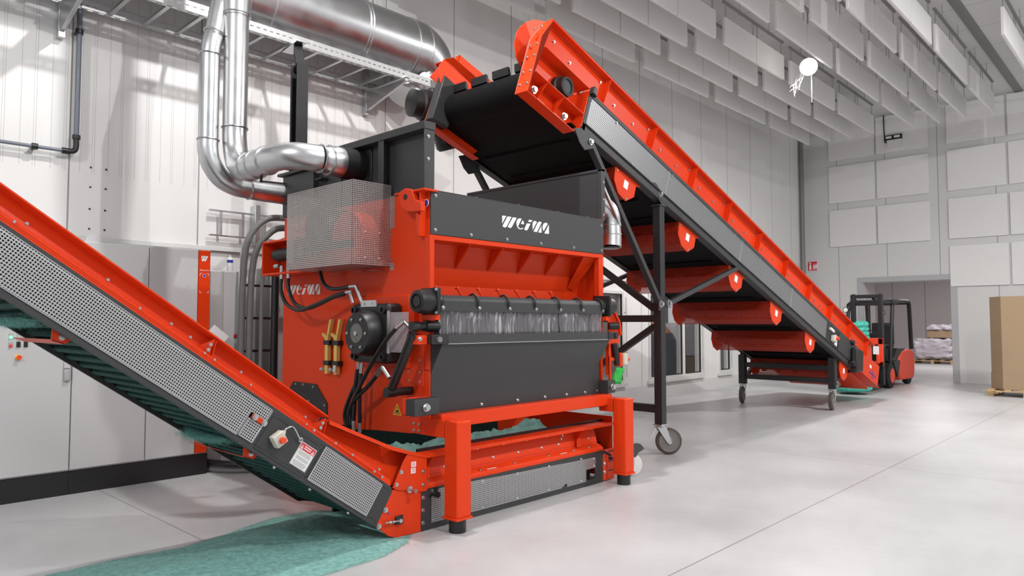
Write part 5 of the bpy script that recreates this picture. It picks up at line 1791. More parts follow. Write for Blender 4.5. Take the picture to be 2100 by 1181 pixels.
def K_(s_, n_):
    return (5.8 + s_ * c0 + n_ * s0_, 3.86 - s_ * s0_ + n_ * c0)


def Kp(s_, n_, y):
    x, z = K_(s_, n_)
    return (x, y, z)


def kprism(b, pts, y0, y1):
    return b.prism([K_(*p) for p in pts], 'Y', y0, y1)


def krect(b, sa_, sb_, na_, nb_, y0, y1):
    return kprism(b, [(sa_, na_), (sb_, na_), (sb_, nb_), (sa_, nb_)], y0, y1)


KX = (c0, 0, -s0_)
KN = (s0_, 0, c0)
YN, YFR = 4.35, 6.10
ic = thing('infeed_conveyor', 'long orange and grey inclined conveyor on castored stands feeding the machine from above', 'conveyor', (10.0, 5.2, 0))

# near and far grey beams
for side, y0, sg in (('near', YN, 1), ('far', YFR, -1)):
    def yy(a, bb):
        p, q = y0 + sg * a, y0 + sg * bb
        return (min(p, q), max(p, q))
    b = MB()
    krect(b, 0.0, 8.5, -0.045, 0.0, *yy(0.0, 0.06))
    krect(b, -0.02, 8.4, -0.455, -0.36, *yy(0.0, 0.06))
    krect(b, -0.02, 0.03, -0.46, -0.0, *yy(0.0, 0.02))
    krect(b, -0.02, 8.4, -0.46, -0.445, *yy(0.0, 0.10))
    krect(b, 0.0, 8.4, -0.375, -0.365, *yy(-0.02, 0.05))
    b.build('side_beam', 'dark', ic, bevel=0.004)
    krect(MB(), 0.0, 8.5, -0.40, -0.02, *yy(0.07, 0.08)).build('inner_web', 'dark2', ic)
    # orange skirt: recessed sheet, outer top flange, lower lip, ribs
    b = MB()
    kprism(b, [(-0.02, 0.0), (8.77, 0.0), (9.60, 0.055), (9.52, 0.335), (-0.74, 0.335), (-0.84, 0.09), (-0.02, 0.05)], *yy(0.09, 0.097))
    krect(b, 0.0, 8.6, 0.0, 0.006, *yy(0.0, 0.09))
    b.build('side_skirt', 'orange', ic, smooth=False)
    b = MB()
    krect(b, -0.76, 9.44, 0.345, 0.352, *yy(0.0, 0.10))
    krect(b, -0.76, 9.44, 0.330, 0.352, *yy(0.0, 0.005))
    b.build('top_flange', 'orange', ic, bevel=0.002)
    if side == 'near':
        for k in range(10):
            s_ = 0.27 + 0.978 * k
            b = MB()
            b.slab([Kp(s_ - 0.0, 0.345, y0 + sg * 0.005), Kp(s_, 0.345, y0 + sg * 0.095), Kp(s_ - 0.03, 0.005, y0 + sg * 0.095), Kp(s_ - 0.03, 0.005, y0 + sg * 0.02)], (0.006, 0, 0.002))
            b.build('skirt_rib', 'orange', ic, smooth=False)
pts = []
for k in range(10):
    s_ = 0.27 + 0.978 * k
    if k < 9:
        pts += [Kp(s_ + 0.22, 0.17, YN + 0.088), Kp(s_ + 0.60, 0.165, YN + 0.088)]
    if k > 5 and k < 9:
        pts += [Kp(s_ + 0.35, 0.16, YN + 0.088), Kp(s_ + 0.75, 0.15, YN + 0.088)]
    pts.append(Kp(s_ - 0.08, 0.27, YN + 0.088))
pts += [Kp(-0.32, 0.165, YN + 0.088), Kp(-0.60, 0.22, YN + 0.088)]
bolts(ic, pts, s=1.4)
# fine mesh guard on the near beam
kprism(MB(), [(0.045, -0.045), (6.93, -0.045), (6.93, -0.35), (6.90, -0.36), (0.005, -0.36), (0.02, -0.20)], YN + 0.008, YN + 0.0095).build('guard_mesh', 'mesh_fine', ic, smooth=False, uv=(KX, KN))
bolts(ic, [Kp(s_, -0.06, YN + 0.006) for s_ in (0.5, 1.7, 3.4, 4.2, 5.2, 6.2)] + [Kp(s_, -0.34, YN + 0.006) for s_ in (0.9, 2.2, 3.6, 5.0, 6.3)], s=1.1)
b = MB()
for s_ in (1.62, 3.62, 5.4):
    krect(b, s_, s_ + 0.012, -0.36, -0.045, YN + 0.002, YN + 0.008)
b.builds('mesh_joint', 'chrome', ic, smooth=False)
b = MB()
krect(b, 6.93, 7.50, -0.37, -0.045, YN + 0.002, YN + 0.008)
b.build('switch_panel', 'dark2', ic)
krect(MB(), 7.50, 8.08, -0.37, -0.045, YN - 0.008, YN + 0.002).build('cover_plate', 'dark', ic, bevel=0.003)
sb = krect(MB(), 7.13, 7.25, -0.32, -0.21, YN - 0.07, YN + 0.0).build('stop_box', 'offwhite', ic, bevel=0.012)
cc = Kp(7.21, -0.25, YN - 0.07)
MB().cyl((cc[0], YN - 0.07, cc[2]), (cc[0], YN - 0.11, cc[2]), 0.03, 16).build('stop_button', 'redbtn', sb)
krect(MB(), 7.03, 7.20, -0.15, -0.11, YN - 0.03, YN).build('small_connector', 'panel', ic)
lb = krect(MB(), 7.32, 7.44, -0.32, -0.14, YN - 0.002, YN + 0.002).build('warning_plate', 'white', ic, smooth=False)
krect(MB(), 7.33, 7.43, -0.19, -0.15, YN - 0.004, YN - 0.002).build('plate_header', 'redlabel', lb, smooth=False)
# tail bearing adjuster, motor guard
b = MB()
krect(b, 8.08, 8.4, -0.42, -0.05, YN - 0.005, YN + 0.02)
b.build('tail_bracket', 'dark2', ic, bevel=0.004)
MB().prism([(13.42, 1.06), (13.74, 0.99), (13.68, 0.62), (13.34, 0.62)], 'Y', YN - 0.12, YN - 0.01).build('motor_guard', 'black', ic, bevel=0.02)
MB().cyl(Kp(8.1, -0.03, YN - 0.06), Kp(8.1, -0.03, YN), 0.045, 14).cyl(Kp(8.1, -0.42, YN - 0.10), Kp(8.1, -0.42, YN), 0.05, 14).builds('guard_hub', 'black', ic)
# tail box
b = MB()
kprism(b, [(8.79, 0.0), (8.79, -0.365), (9.86, -0.365), (9.873, 0.056), (9.545, 0.055)], YN + 0.03, YN + 0.036)
kprism(b, [(8.79, 0.0), (8.79, -0.365), (9.86, -0.365), (9.873, 0.056), (9.545, 0.055)], YFR - 0.036, YFR - 0.03)
krect(b, 9.85, 9.856, -0.36, 0.05, YN + 0.03, YFR - 0.03)
krect(b, 8.2, 9.86, -0.371, -0.365, YN + 0.03, YFR - 0.03)
krect(b, 8.79, 9.86, -0.371, -0.36, YN - 0.0, YN + 0.04)
tl = b.build('tail_box', 'orange', ic, smooth=False)
MB().slab([(13.55, YN + 0.05, 0.60), (14.5, YN + 0.05, 0.245), (14.5, YN + 0.55, 0.245), (13.55, YN + 0.55, 0.60)], (0, 0, 0.006)).build('tail_apron', 'orange', tl, smooth=False)
krect(MB(), 9.30, 9.40, -0.13, -0.07, YN + 0.027, YN + 0.03).build('label', 'white', tl, smooth=False)
b = MB()
for i in range(9):
    krect(b, 9.30 + i * 0.045, 9.33 + i * 0.045, -0.235, -0.205 + 0.012 * (i % 2), YN + 0.027, YN + 0.03)
krect(b, 9.46, 9.52, -0.19, -0.165, YN + 0.027, YN + 0.03)
krect(b, 9.46, 9.52, -0.29, -0.265, YN + 0.027, YN + 0.03)
b.build('blue_lettering', 'blue', tl, smooth=False)

# belt
b = MB()
krect(b, -0.55, 9.6, -0.10, -0.085, 4.50, 5.80)
krect(b, -0.55, 8.6, -0.44, -0.425, 4.47, 5.98)
b.lathe(Kp(-0.58, -0.265, 4.50), (0, 1, 0), [(0, 0.18), (1.30, 0.18)], 40)
b.build('belt', 'belt', ic)
b = MB()
krect(b, -0.12, 8.3, -0.42, -0.41, 4.42, 6.05)
b.build('belly_pan', 'belt', ic)
# cleats
for (s_, n_) in ((-0.66, -0.075), (-0.2, -0.075), (0.26, -0.075)):
    for j in range(4):
        y0 = 4.56 + j * 0.315
        b = MB()
        b.slab([Kp(s_ - 0.03, n_ - 0.02, y0), Kp(s_ + 0.015, n_ - 0.02, y0), Kp(s_ - 0.035, n_ + 0.055, y0), Kp(s_ - 0.06, n_ + 0.055, y0)], (0, 0.23, 0))
        b.build('cleat', 'black', ic, smooth=False)
for k in range(18):
    s_ = 0.1 + k * 0.46
    b = MB()
    krect(b, s_, s_ + 0.025, -0.462, -0.44, 4.62, 5.85)
    b.build('return_cleat', 'belt', ic)

# head box (near side)
b = MB()
kprism(b, [(-0.855, -0.52), (-0.12, -0.46), (-0.03, -0.40), (-0.02, 0.0), (-0.02, 0.04), (-0.84, 0.09)], YN + 0.14, YN + 0.148)
b.slab([Kp(-0.855, -0.53, YN - 0.0), Kp(-0.855, 0.09, YN - 0.0), Kp(-0.755, 0.35, YN), Kp(-0.755, 0.35, YN + 0.14), Kp(-0.855, 0.09, YN + 0.16), Kp(-0.855, -0.53, YN + 0.16)], (0.008, 0, -0.003))
krect(b, -0.855, -0.12, -0.53, -0.522, YN, YN + 0.14)
b.slab([Kp(-0.12, -0.526, YN), Kp(-0.03, -0.42, YN), Kp(-0.03, -0.42, YN + 0.14), Kp(-0.12, -0.526, YN + 0.14)], (0.004, 0, 0.006))
krect(b, -0.035, -0.028, -0.42, 0.0, YN, YN + 0.14)
krect(b, -0.76, -0.03, 0.02, 0.028, YN, YN + 0.14)
hb = b.build('head_box', 'orange', ic, bevel=0.002)
b = MB()
krect(b, -0.80, -0.035, -0.285, -0.277, YN, YN + 0.14)
for s_ in (-0.62, -0.36):
    b.slab([Kp(s_, -0.285, YN + 0.01), Kp(s_, -0.285, YN + 0.14), Kp(s_, -0.52, YN + 0.14)], (0.006, 0, -0.002))
b.build('head_shelf', 'orange', hb, bevel=0.002)
be = MB()
cxx = Kp(-0.34, -0.145, YN + 0.14)
be.lathe(cxx, (0, -1, 0), [(0, 0.12), (0.05, 0.12), (0.06, 0.10), (0.13, 0.097), (0.135, 0.07), (0.12, 0.068)], 28)
be.beam(Kp(-0.52, -0.25, YN + 0.10), Kp(-0.16, -0.25, YN + 0.10), 0.07, 0.06, KN)
be.build('head_bearing', 'dark2', hb, bevel=0.002)
bolts(hb, [Kp(-0.855, n_, y) for n_ in (-0.44, -0.30, -0.13, 0.0, 0.2) for y in (YN + 0.03, YN + 0.12)], d=(-c0, 0, s0_), s=1.2)
bolts(hb, [Kp(s_, -0.40, YN + 0.088) for s_ in (-0.70, -0.22)], s=3.0)
bolts(hb, [Kp(-0.03, n_, YN + 0.02) for n_ in (-0.40, -0.3, -0.2, -0.1)] + [Kp(-0.10, -0.50, YN + 0.02)], d=(0, -1, 0), s=1.0)
b = MB()
krect(b, -0.02, 0.03, -0.03, 0.05, YN - 0.05, YN + 0.01)
krect(b, 0.02, 0.07, -0.02, 0.0, YN - 0.03, YN)
b.build('hinge_clip', 'black', ic, bevel=0.004)
# far head plate and motor
b = MB()
kprism(b, [(-0.855, -0.53), (-0.12, -0.53), (-0.03, -0.40), (-0.02, 0.04), (-0.84, 0.09)], 5.82, 5.83)
krect(b, -0.86, -0.03, -0.535, -0.525, 5.80, 5.90)
b.build('far_head_plate', 'orange', ic, smooth=False)
b = MB()
kprism(b, [(-0.86, -0.52), (-0.62, -0.50), (-0.62, 0.0), (-0.86, 0.02)], 5.70, 5.82)
b.build('far_bearing_cover', 'dark2', ic, bevel=0.01)
mo = MB()
mo.box(5.05, 5.35, 5.98, 6.22, 3.62, 4.12)
gm = mo.build('gear_motor', 'dark2', ic, bevel=0.04, seg=3)
MB().lathe((5.30, 6.12, 3.80), (0.35, 0.0, -1), [(0.0, 0.10), (0.03, 0.12), (0.30, 0.12), (0.33, 0.09)], 28).build('motor_barrel', 'black', gm)
MB().lathe((5.2, 6.05, 3.92), (-1, 0.2, 0), [(0.0, 0.17), (0.22, 0.17), (0.24, 0.15), (0.34, 0.15), (0.36, 0.10)], 28).build('motor_end_bell', 'black', gm)
b = MB()
for k in range(10):
    b.lathe((5.31 + 0.0088 * k, 6.12, 3.765 - k * 0.025), (0.35, 0, -1), [(0, 0.132), (0.008, 0.132)], 24)
b.build('cooling_fins', 'black', gm)
# deflector cheeks
b = MB()
yb_ = 4.70
edge = [(5.11, 4.03), (5.04, 4.12), (5.02, 4.24), (5.05, 4.36), (5.10, 4.43), (5.18, 4.50), (5.27, 4.33), (5.27, 4.20), (5.27, 4.04)]
b.slab([(p[0], yb_, p[1]) for p in edge], (0, 0.008, 0))
b.slab([(5.18, yb_, 4.50), (5.29, yb_ - 0.02, 4.56), (5.42, yb_ - 0.10, 4.55), (5.50, yb_ - 0.16, 4.46), (5.53, yb_ - 0.18, 4.25), (5.40, yb_ - 0.10, 4.25), (5.27, yb_, 4.33)], (0, 0.008, 0))
b.slab([(5.27, yb_, 4.33), (5.40, yb_ - 0.10, 4.25), (5.40, yb_ - 0.10, 4.06), (5.27, yb_, 4.04)], (0, 0.008, 0))
b.build('deflector_cheek', 'orange', ic, bevel=0.003)
b = MB()
yb_ = 5.72
edge = [(5.06, 3.97), (4.96, 4.06), (4.91, 4.17), (4.94, 4.27), (5.00, 4.34), (5.14, 4.30), (5.40, 4.16), (5.42, 4.02)]
b.slab([(p[0], yb_, p[1]) for p in edge], (0, 0.008, 0))
b.slab([(5.00, yb_, 4.34), (5.08, yb_ - 0.06, 4.37), (5.42, yb_ - 0.06, 4.24), (5.72, yb_ - 0.06, 4.12), (5.72, yb_, 4.05), (5.42, yb_, 4.16), (5.14, yb_, 4.30)], (0, 0.006, 0))
b.build('deflector_cheek', 'orange', ic, bevel=0.003)
MB().slab([(5.42, 5.93, 4.56), (6.4, 5.93, 4.22), (6.2, 5.93, 4.05), (5.33, 5.93, 4.32)], (0, 0.008, 0)).slab([(5.42, 5.93, 4.56), (5.33, 5.93, 4.32), (5.33, 6.0, 4.32), (5.42, 6.0, 4.56)], (0.006, 0, 0)).build('far_skirt_end', 'orange', ic, smooth=False)

# roller guards under the belly (mesh shells with end plates and the roller inside)
shell = [(-0.21, -0.46), (-0.20, -0.60), (-0.09, -0.71), (0.06, -0.73), (0.19, -0.62), (0.22, -0.50)]


def guard(s_, first=None):
    if first is None:
        b = MB()
        vs = [Kp(p[0], p[1], y) for y in (4.42, 6.02) for p in shell]
        n = len(shell)
        b.add(vs, [(i, i + 1, i + 1 + n, i + n) for i in range(n - 1)])
        g = b.build('roller_guard', 'mesh_orange', ic, smooth=False, uv='auto')
        kids = []
        for y in (4.405, 6.02):
            e_ = kprism(MB(), [(-0.22, -0.47), (-0.20, -0.62), (-0.09, -0.725), (0.07, -0.745), (0.20, -0.63), (0.20, -0.50), (0.30, -0.455), (0.32, -0.43), (0.25, -0.41), (0.0, -0.46)], y, y + 0.012).build('end_plate', 'orange', g, bevel=0.002)
            kids.append(e_)
        b = MB()
        b.cyl(Kp(0, -0.56, 4.43), Kp(0, -0.56, 6.0), 0.05, 16)
        for j in range(5):
            y = 4.66 + j * 0.29
            b.lathe(Kp(0, -0.56, y), (0, 1, 0), [(0, 0.05), (0.0, 0.09), (0.05, 0.09), (0.05, 0.05)], 18)
        kids.append(b.build('return_roller', 'dark2', g))
        kids.append(krect(MB(), -0.03, 0.05, -0.62, -0.53, 4.400, 4.405).build('sticker', 'white', g, smooth=False))
        kids.append(MB().cyl(Kp(-0.19, -0.50, 4.395), Kp(-0.19, -0.50, 4.405), 0.012, 8).build('guard_bolt', 'chrome', g))
        for q in ((0.06, -0.72), (0.24, -0.44), (0.29, -0.44)):
            kids.append(MB().cyl(Kp(q[0], q[1], 4.395), Kp(q[0], q[1], 4.405), 0.013, 8).build('guard_bolt', 'chrome', g))
        g.location = Vector((s_ * c0, 0, -s_ * s0_))
        return g, kids
    g0, kids0 = first
    g = g0.copy(); COL.objects.link(g)
    for k in kids0:
        c = k.copy(); COL.objects.link(c); c.parent = g
    g.location = Vector((s_ * c0, 0, -s_ * s0_))
    return g


first = guard(0.92)
for s_ in (2.32, 3.68, 5.05, 6.42, 8.03):
    guard(s_, first)


# stands
def castor(parent, x, y, ztop, r, ang, brown=False):
    """swivel castor; wheel axis direction given by ang in plan"""
    ax = Vector((math.cos(ang), math.sin(ang), 0))
    tr = Vector((-ax.y, ax.x, 0))     # rolling direction
    cen = Vector((x, y, r)) + tr * 0.09
    b = MB()
    b.box(x - 0.075, x + 0.075, y - 0.06, y + 0.06, ztop - 0.012, ztop)
    b.cyl((x, y, ztop - 0.03), (x, y, ztop - 0.012), 0.05, 20)
    c = b.build('castor', 'galv', parent, bevel=0.002)
    f = MB()
    for sg in (-1, 1):
        o_ = ax * 0.045 * sg
        top = Vector((x, y, ztop - 0.03)) + o_
        f.slab([top - tr * 0.055, top + tr * 0.055, cen + o_ + tr * 0.03 - Vector((0, 0, 0.02)), cen + o_ - Vector((0, 0, 0.035)), cen + o_ - tr * 0.03 - Vector((0, 0, 0.01))], ax * 0.005 * sg)
    f.box(x - 0.05, x + 0.05, y - 0.05, y + 0.05, ztop - 0.036, ztop - 0.03)
    f.build('castor_fork', 'galv', c, bevel=0.001)
    w1 = MB()
    w1.lathe(cen - ax * 0.03, ax, [(0, r * 0.80), (0.004, r * 0.96), (0.012, r), (0.048, r), (0.056, r * 0.96), (0.06, r * 0.80)], 36)
    w1.build('castor_tyre', 'wheelbrown', c)
    w2 = MB()
    w2.lathe(cen - ax * 0.036, ax, [(-0.004, 0.02), (-0.004, 0.035), (0.003, 0.045), (0.003, r * 0.70), (-0.002, r * 0.74), (-0.002, r * 0.80), (0.074, r * 0.80), (0.074, r * 0.74), (0.069, r * 0.70), (0.069, 0.045), (0.076, 0.035), (0.076, 0.02)], 32)
    w2.build('castor_wheel', 'wheelgrey', c)
    MB().cyl(cen - ax * 0.058, cen + ax * 0.058, 0.012, 10).cyl(cen - ax * 0.062, cen - ax * 0.052, 0.02, 8).build('castor_axle', 'chrome', c)
    MB().slab([Vector((x, y, ztop - 0.04)) - tr * 0.07, Vector((x, y, ztop - 0.04)) - tr * 0.05, Vector((x, y, ztop - 0.14)) - tr * 0.09, Vector((x, y, ztop - 0.15)) - tr * 0.14], ax * 0.02).build('castor_brake', 'galv', c)
    return c


st1 = MB().box(7.11, 7.21, 4.36, 4.46, 0.345, 2.85).build('stand_post', 'dark2', ic, bevel=0.006)
MB().box(7.11, 7.21, 6.02, 6.12, 0.345, 2.85).build('stand_post', 'dark2', ic, bevel=0.006)
b = MB()
for y in (4.36, 6.02):
    b.box(7.09, 7.24, y - 0.01, y + 0.11, 2.85, 2.865)
    b.prism([(7.14, 2.865), (7.24, 2.865), (7.20, 2.96), (7.02, 3.10), (6.93, 3.10), (6.95, 3.03)], 'Y', y - 0.008, y)
b.builds('post_head', 'dark', ic, bevel=0.002)
bolts(ic, [(7.10, 4.352, 2.985)], s=3.0)
b = MB()
b.box(7.12, 7.20, 4.46, 6.02, 1.51, 1.59)
b.box(7.12, 7.20, 4.46, 6.02, 0.47, 0.56)
b.builds('stand_crossbar', 'dark2', ic, bevel=0.004)
for p, q in (((7.16, 4.47, 1.66), (7.16, 5.16, 2.12)), ((7.16, 5.16, 2.12), (7.16, 6.02, 2.69)), ((7.16, 4.47, 1.46), (7.16, 5.95, 0.55))):
    MB().beam(p, q, 0.07, 0.07).build('stand_diagonal', 'dark2', ic, bevel=0.004)
for y in (4.385, 6.09):
    p1 = (5.77, y, 3.40); p2 = (7.10, y, 1.74)
    MB().beam(p2, p1, 0.055, 0.07, (0, 1, 0)).build('stand_brace', 'dark', ic, bevel=0.004)
    MB().beam((7.30, y, 1.725), (9.17, y, 2.27), 0.055, 0.07, (0, 1, 0)).build('stand_brace', 'dark', ic, bevel=0.004)
    b = MB()
    b.box(7.06, 7.11, y - 0.03, y - 0.018, 1.64, 1.76).box(7.21, 7.32, y - 0.03, y - 0.018, 1.68, 1.77)
    b.prism([(5.52, 3.43), (5.60, 3.30), (5.68, 3.24), (5.82, 3.28), (5.85, 3.36), (5.62, 3.46)], 'Y', y - 0.04, y - 0.03)
    b.builds('brace_lug', 'dark', ic, bevel=0.003)
bolts(ic, [(7.10, 4.355, 1.715), (7.27, 4.355, 1.725)], s=3.2)
bolts(ic, [(5.77, 4.342, 3.34)], s=2.6)
castor(ic, 7.16, 4.41, 0.345, 0.15, math.radians(-133))
castor(ic, 7.16, 6.07, 0.345, 0.15, math.radians(-60))
for y in (4.42, 6.06):
    b = MB()
    b.box(12.80, 12.92, y, y + 0.12, 0.36, 0.90)
    b.box(12.84, 12.96, y + 0.02, y + 0.10, 0.90, 1.05)
    b.build('low_stand_post', 'dark2', ic, bevel=0.006)
    MB().beam((12.93, y + 0.06, 0.46), (13.42, y + 0.06, 0.71), 0.06, 0.07).build('low_stand_brace', 'dark2', ic, bevel=0.004)
b = MB()
b.box(12.83, 12.89, 4.54, 6.06, 0.67, 0.76)
b.box(12.83, 12.89, 4.54, 6.06, 0.45, 0.54)
b.builds('low_crossbar', 'dark2', ic, bevel=0.004)
bolts(ic, [(12.88, 4.415, 0.47), (12.86, 4.415, 0.41), (12.95, 4.415, 0.44)], s=2.4)
castor(ic, 12.86, 4.48, 0.36, 0.155, math.radians(98))
castor(ic, 12.86, 6.12, 0.36, 0.155, math.radians(104))
# light steel rails along the far side
b = MB()
for (p, q) in (((5.70, 4.18, 2.92), (5.95, 4.16, 2.42)),):
    b.beam((5.69, 4.14, 2.86), (5.98, 4.14, 2.50), 0.025, 0.03, (0, 1, 0))
b.build('tie_rail', 'galv', ic, bevel=0.002)
b = MB()
for (x0, z0, x1, z1) in ((8.8, 2.62, 9.46, 2.36), (10.79, 1.93, 11.29, 1.73), (11.6, 1.64, 12.28, 1.38)):
    b.beam((x0, 6.13, z0), (x1, 6.13, z1), 0.03, 0.04)
b.builds('far_tie_rail', 'galv', ic)

# ================================================================== FORKLIFT
fk = thing('forklift', 'orange-red forklift with black mast parked beside the open doorway', 'forklift', (18.6, 5.5, 0))
FY0, FY1 = 4.95, 6.05
b = MB()
for y in (4.92, 5.50):
    b.box(17.28, 17.40, y, y + 0.09, 0.12, 2.14)
    b.box(17.40, 17.47, y + 0.03, y + 0.10, 0.12, 2.16)
b.box(17.30, 17.38, 4.95, 5.58, 2.06, 2.14)
b.box(17.38, 17.44, 4.98, 5.55, 1.90, 1.96)
b.box(17.30, 17.38, 4.98, 5.55, 0.14, 0.24)
b.build('mast', 'black', fk, bevel=0.006)
b = MB()
b.box(17.20, 17.27, 4.90, 5.66, 0.55, 0.64).box(17.20, 17.27, 4.90, 5.66, 1.02, 1.16).box(17.20, 17.26, 4.90, 5.0, 0.55, 1.16).box(17.20, 17.26, 5.15, 5.22, 0.55, 1.10)
b.box(17.12, 17.20, 4.95, 5.02, 0.60, 0.80)
cr = b.build('fork_carriage', 'redbtn', fk, bevel=0.01)
MB().box(17.19, 17.20, 4.98, 5.10, 0.80, 0.98).build('type_plate', 'white', cr)
b = MB()
for y in (5.02, 5.42):
    b.box(16.62, 17.26, y, y + 0.11, 0.05, 0.085).box(17.20, 17.26, y, y + 0.11, 0.05, 0.55)
b.build('fork', 'black', cr)
b = MB()
b.cyl((17.35, 5.22, 0.3), (17.35, 5.22, 1.9), 0.035, 12)
b.build('lift_cylinder', 'black', fk)
b = MB()
b.prism([(18.55, 0.30), (18.75, 0.14), (19.80, 0.12), (19.93, 0.25), (19.96, 0.60), (19.92, 0.78), (19.6, 0.86), (18.95, 0.84), (18.7, 0.72)], 'Y', FY0, FY1)
b.build('counterweight', 'redbtn', fk, bevel=0.05, seg=4)
b = MB()
b.prism([(17.62, 0.16), (18.75, 0.16), (18.80, 0.50), (18.55, 0.62), (17.62, 0.52)], 'Y', FY0 + 0.14, FY1 - 0.14)
b.prism([(17.5, 0.50), (17.7, 0.50), (17.72, 1.02), (17.60, 1.06)], 'Y', FY0 + 0.08, FY1 - 0.08)
b.prism([(18.0, 0.62), (18.55, 0.60), (18.70, 0.72), (19.3, 0.88), (18.6, 0.90), (18.3, 0.70)], 'Y', FY0 + 0.02, FY0 + 0.30)
b.prism([(18.15, 0.60), (18.50, 0.22), (18.72, 0.62)], 'Y', FY0 - 0.004, FY0 + 0.05)
b.build('chassis', 'black', fk, bevel=0.02)
b = MB()
for y in (FY0 + 0.06, FY1 - 0.06):
    b.tube([(18.10, y, 0.45), (18.22, y, 1.10), (18.36, y, 1.75), (18.42, y, 1.94)], 0.042, 10, 3)
    b.tube([(18.38, y, 1.92), (18.70, y, 2.01), (19.55, y, 2.03), (19.72, y, 2.0), (19.80, y, 1.85), (19.90, y, 0.85)], 0.05, 10, 3)
for x, z in ((18.40, 1.95), (18.75, 2.02), (19.1, 2.03), (19.45, 2.03), (19.72, 1.99)):
    b.cyl((x, FY0 + 0.06, z), (x, FY1 - 0.06, z), 0.035, 10)
b.cyl((17.45, FY0 + 0.2, 2.05), (18.4, FY0 + 0.10, 1.95), 0.03, 10)
b.cyl((17.45, FY1 - 0.5, 2.05), (18.4, FY1 - 0.3, 1.95), 0.03, 10)
b.build('overhead_guard', 'black', fk)
MB().box(18.9, 19.35, 5.25, 5.75, 0.88, 1.0).box(19.28, 19.40, 5.25, 5.75, 0.95, 1.50).build('seat', 'black', fk, bevel=0.04, seg=3)
sw = MB().ring((18.45, 5.48, 1.25), (-0.5, 0, 1), 0.16, 0.014, 24).cyl((18.45, 5.48, 1.25), (18.20, 5.48, 0.9), 0.03, 10).beam((18.30, 5.48, 1.22), (18.60, 5.48, 1.28), 0.03, 0.01).build('steering_wheel', 'black', fk)
MB().box(17.8, 18.2, FY0 + 0.15, FY1 - 0.15, 0.6, 0.98).build('dashboard', 'black', fk, bevel=0.03)
for y in (FY0 - 0.01, FY1 - 0.19):
    wh = MB().lathe((18.02, y, 0.285), (0, 1, 0), [(0.0, 0.17), (0.01, 0.25), (0.035, 0.285), (0.165, 0.285), (0.19, 0.25), (0.2, 0.17)], 40).build('front_wheel', 'tyre', fk)
    b = MB()
    for k in range(22):
        a = 2 * PI * k / 22
        b.beam((18.02 + 0.288 * math.cos(a), y + 0.03, 0.285 + 0.288 * math.sin(a)), (18.02 + 0.288 * math.cos(a + 0.12), y + 0.17, 0.285 + 0.288 * math.sin(a + 0.12)), 0.03, 0.012, (math.cos(a), 0, math.sin(a)))
    b.build('tread', 'tyre', wh)
    MB().lathe((18.02, y - 0.006, 0.285), (0, 1, 0), [(0.0, 0.0), (0.0, 0.05), (0.004, 0.06), (0.004, 0.13), (0.0, 0.14), (0.0, 0.165), (0.01, 0.17)], 28).build('rim', 'redbtn', wh)
for y in (FY0 + 0.03, FY1 - 0.18):
    MB().lathe((19.62, y, 0.20), (0, 1, 0), [(0.0, 0.10), (0.01, 0.18), (0.03, 0.20), (0.13, 0.20), (0.15, 0.18), (0.15, 0.10)], 32).build('rear_wheel', 'tyre', fk)
hl_ = MB().lathe((17.55, 4.98, 1.73), (-1, 0, 0), [(0, 0.03), (0.03, 0.06), (0.06, 0.065), (0.062, 0.05)], 20).build('work_light', 'black', fk)
MB().cyl((17.487, 4.98, 1.73), (17.483, 4.98, 1.73), 0.05, 18).build('lens', 'headlight', hl_)
hl_ = MB().lathe((17.42, 5.72, 1.80), (-1, 0, 0), [(0, 0.03), (0.03, 0.06), (0.06, 0.065), (0.062, 0.05)], 20).cyl((17.42, 5.62, 1.8), (17.42, 5.72, 1.8), 0.02, 8).build('work_light', 'black', fk)
MB().cyl((17.357, 5.72, 1.80), (17.353, 5.72, 1.80), 0.05, 18).build('lens', 'headlight', hl_)

# rope coil
b = MB()
rg = random.Random(2)
pts = []
turns = 15
for k in range(turns * 20 + 1):
    a = 2 * PI * k / 20
    h = k / (turns * 20)
    r = 0.30 - 0.03 * h + 0.01 * math.sin(3 * a + h * 9)
    pts.append((16.04 + r * math.cos(a), 5.16 + r * math.sin(a), 0.062 + 1.43 * h))
b.tube(pts, 0.052, 8, 0)
# strands as a twist on the surface
for st_ in range(3):
    q = []
    for k in range(0, turns * 60 + 1):
        a = 2 * PI * k / 60
        h = k / (turns * 60)
        r = 0.30 - 0.03 * h + 0.01 * math.sin(3 * a + h * 9)
        ph = k * 0.9 + st_ * 2 * PI / 3
        r2 = 0.034
        q.append((16.04 + (r + r2 * math.cos(ph)) * math.cos(a), 5.16 + (r + r2 * math.cos(ph)) * math.sin(a), 0.062 + 1.43 * h + r2 * math.sin(ph)))
    b.tube(q, 0.028, 5, 0)
tag(b.build('rope_coil', 'rope'), 'tall coil of thick teal rope standing behind the lower end of the long conveyor', 'rope')

# ------------------------------------------------------------------ pallets and boxes
def pallet(label, x0, y0, lx, ly):
    t = thing('pallet', label, 'pallet', (x0 + lx / 2, y0 + ly / 2, 0))
    for i in range(5):
        y = y0 + i * (ly - 0.11) / 4
        MB().box(x0, x0 + lx, y, y + 0.11, 0.122, 0.142).build('deck_board', 'wood', t, bevel=0.003)
    for x in (x0, x0 + lx / 2 - 0.05, x0 + lx - 0.1):
        MB().box(x, x + 0.1, y0, y0 + ly, 0.10, 0.121).build('stringer_board', 'wood', t, bevel=0.003)
        for y in (y0, y0 + ly / 2 - 0.05, y0 + ly - 0.1):
            MB().box(x, x + 0.1, y, y + 0.1, 0.022, 0.10).build('block', 'wood', t, bevel=0.003)
    for y in (y0, y0 + ly / 2 - 0.05, y0 + ly - 0.1):
        MB().box(x0, x0 + lx, y, y + 0.1, 0.0, 0.021).build('skid', 'wood', t, bevel=0.003)
    return t


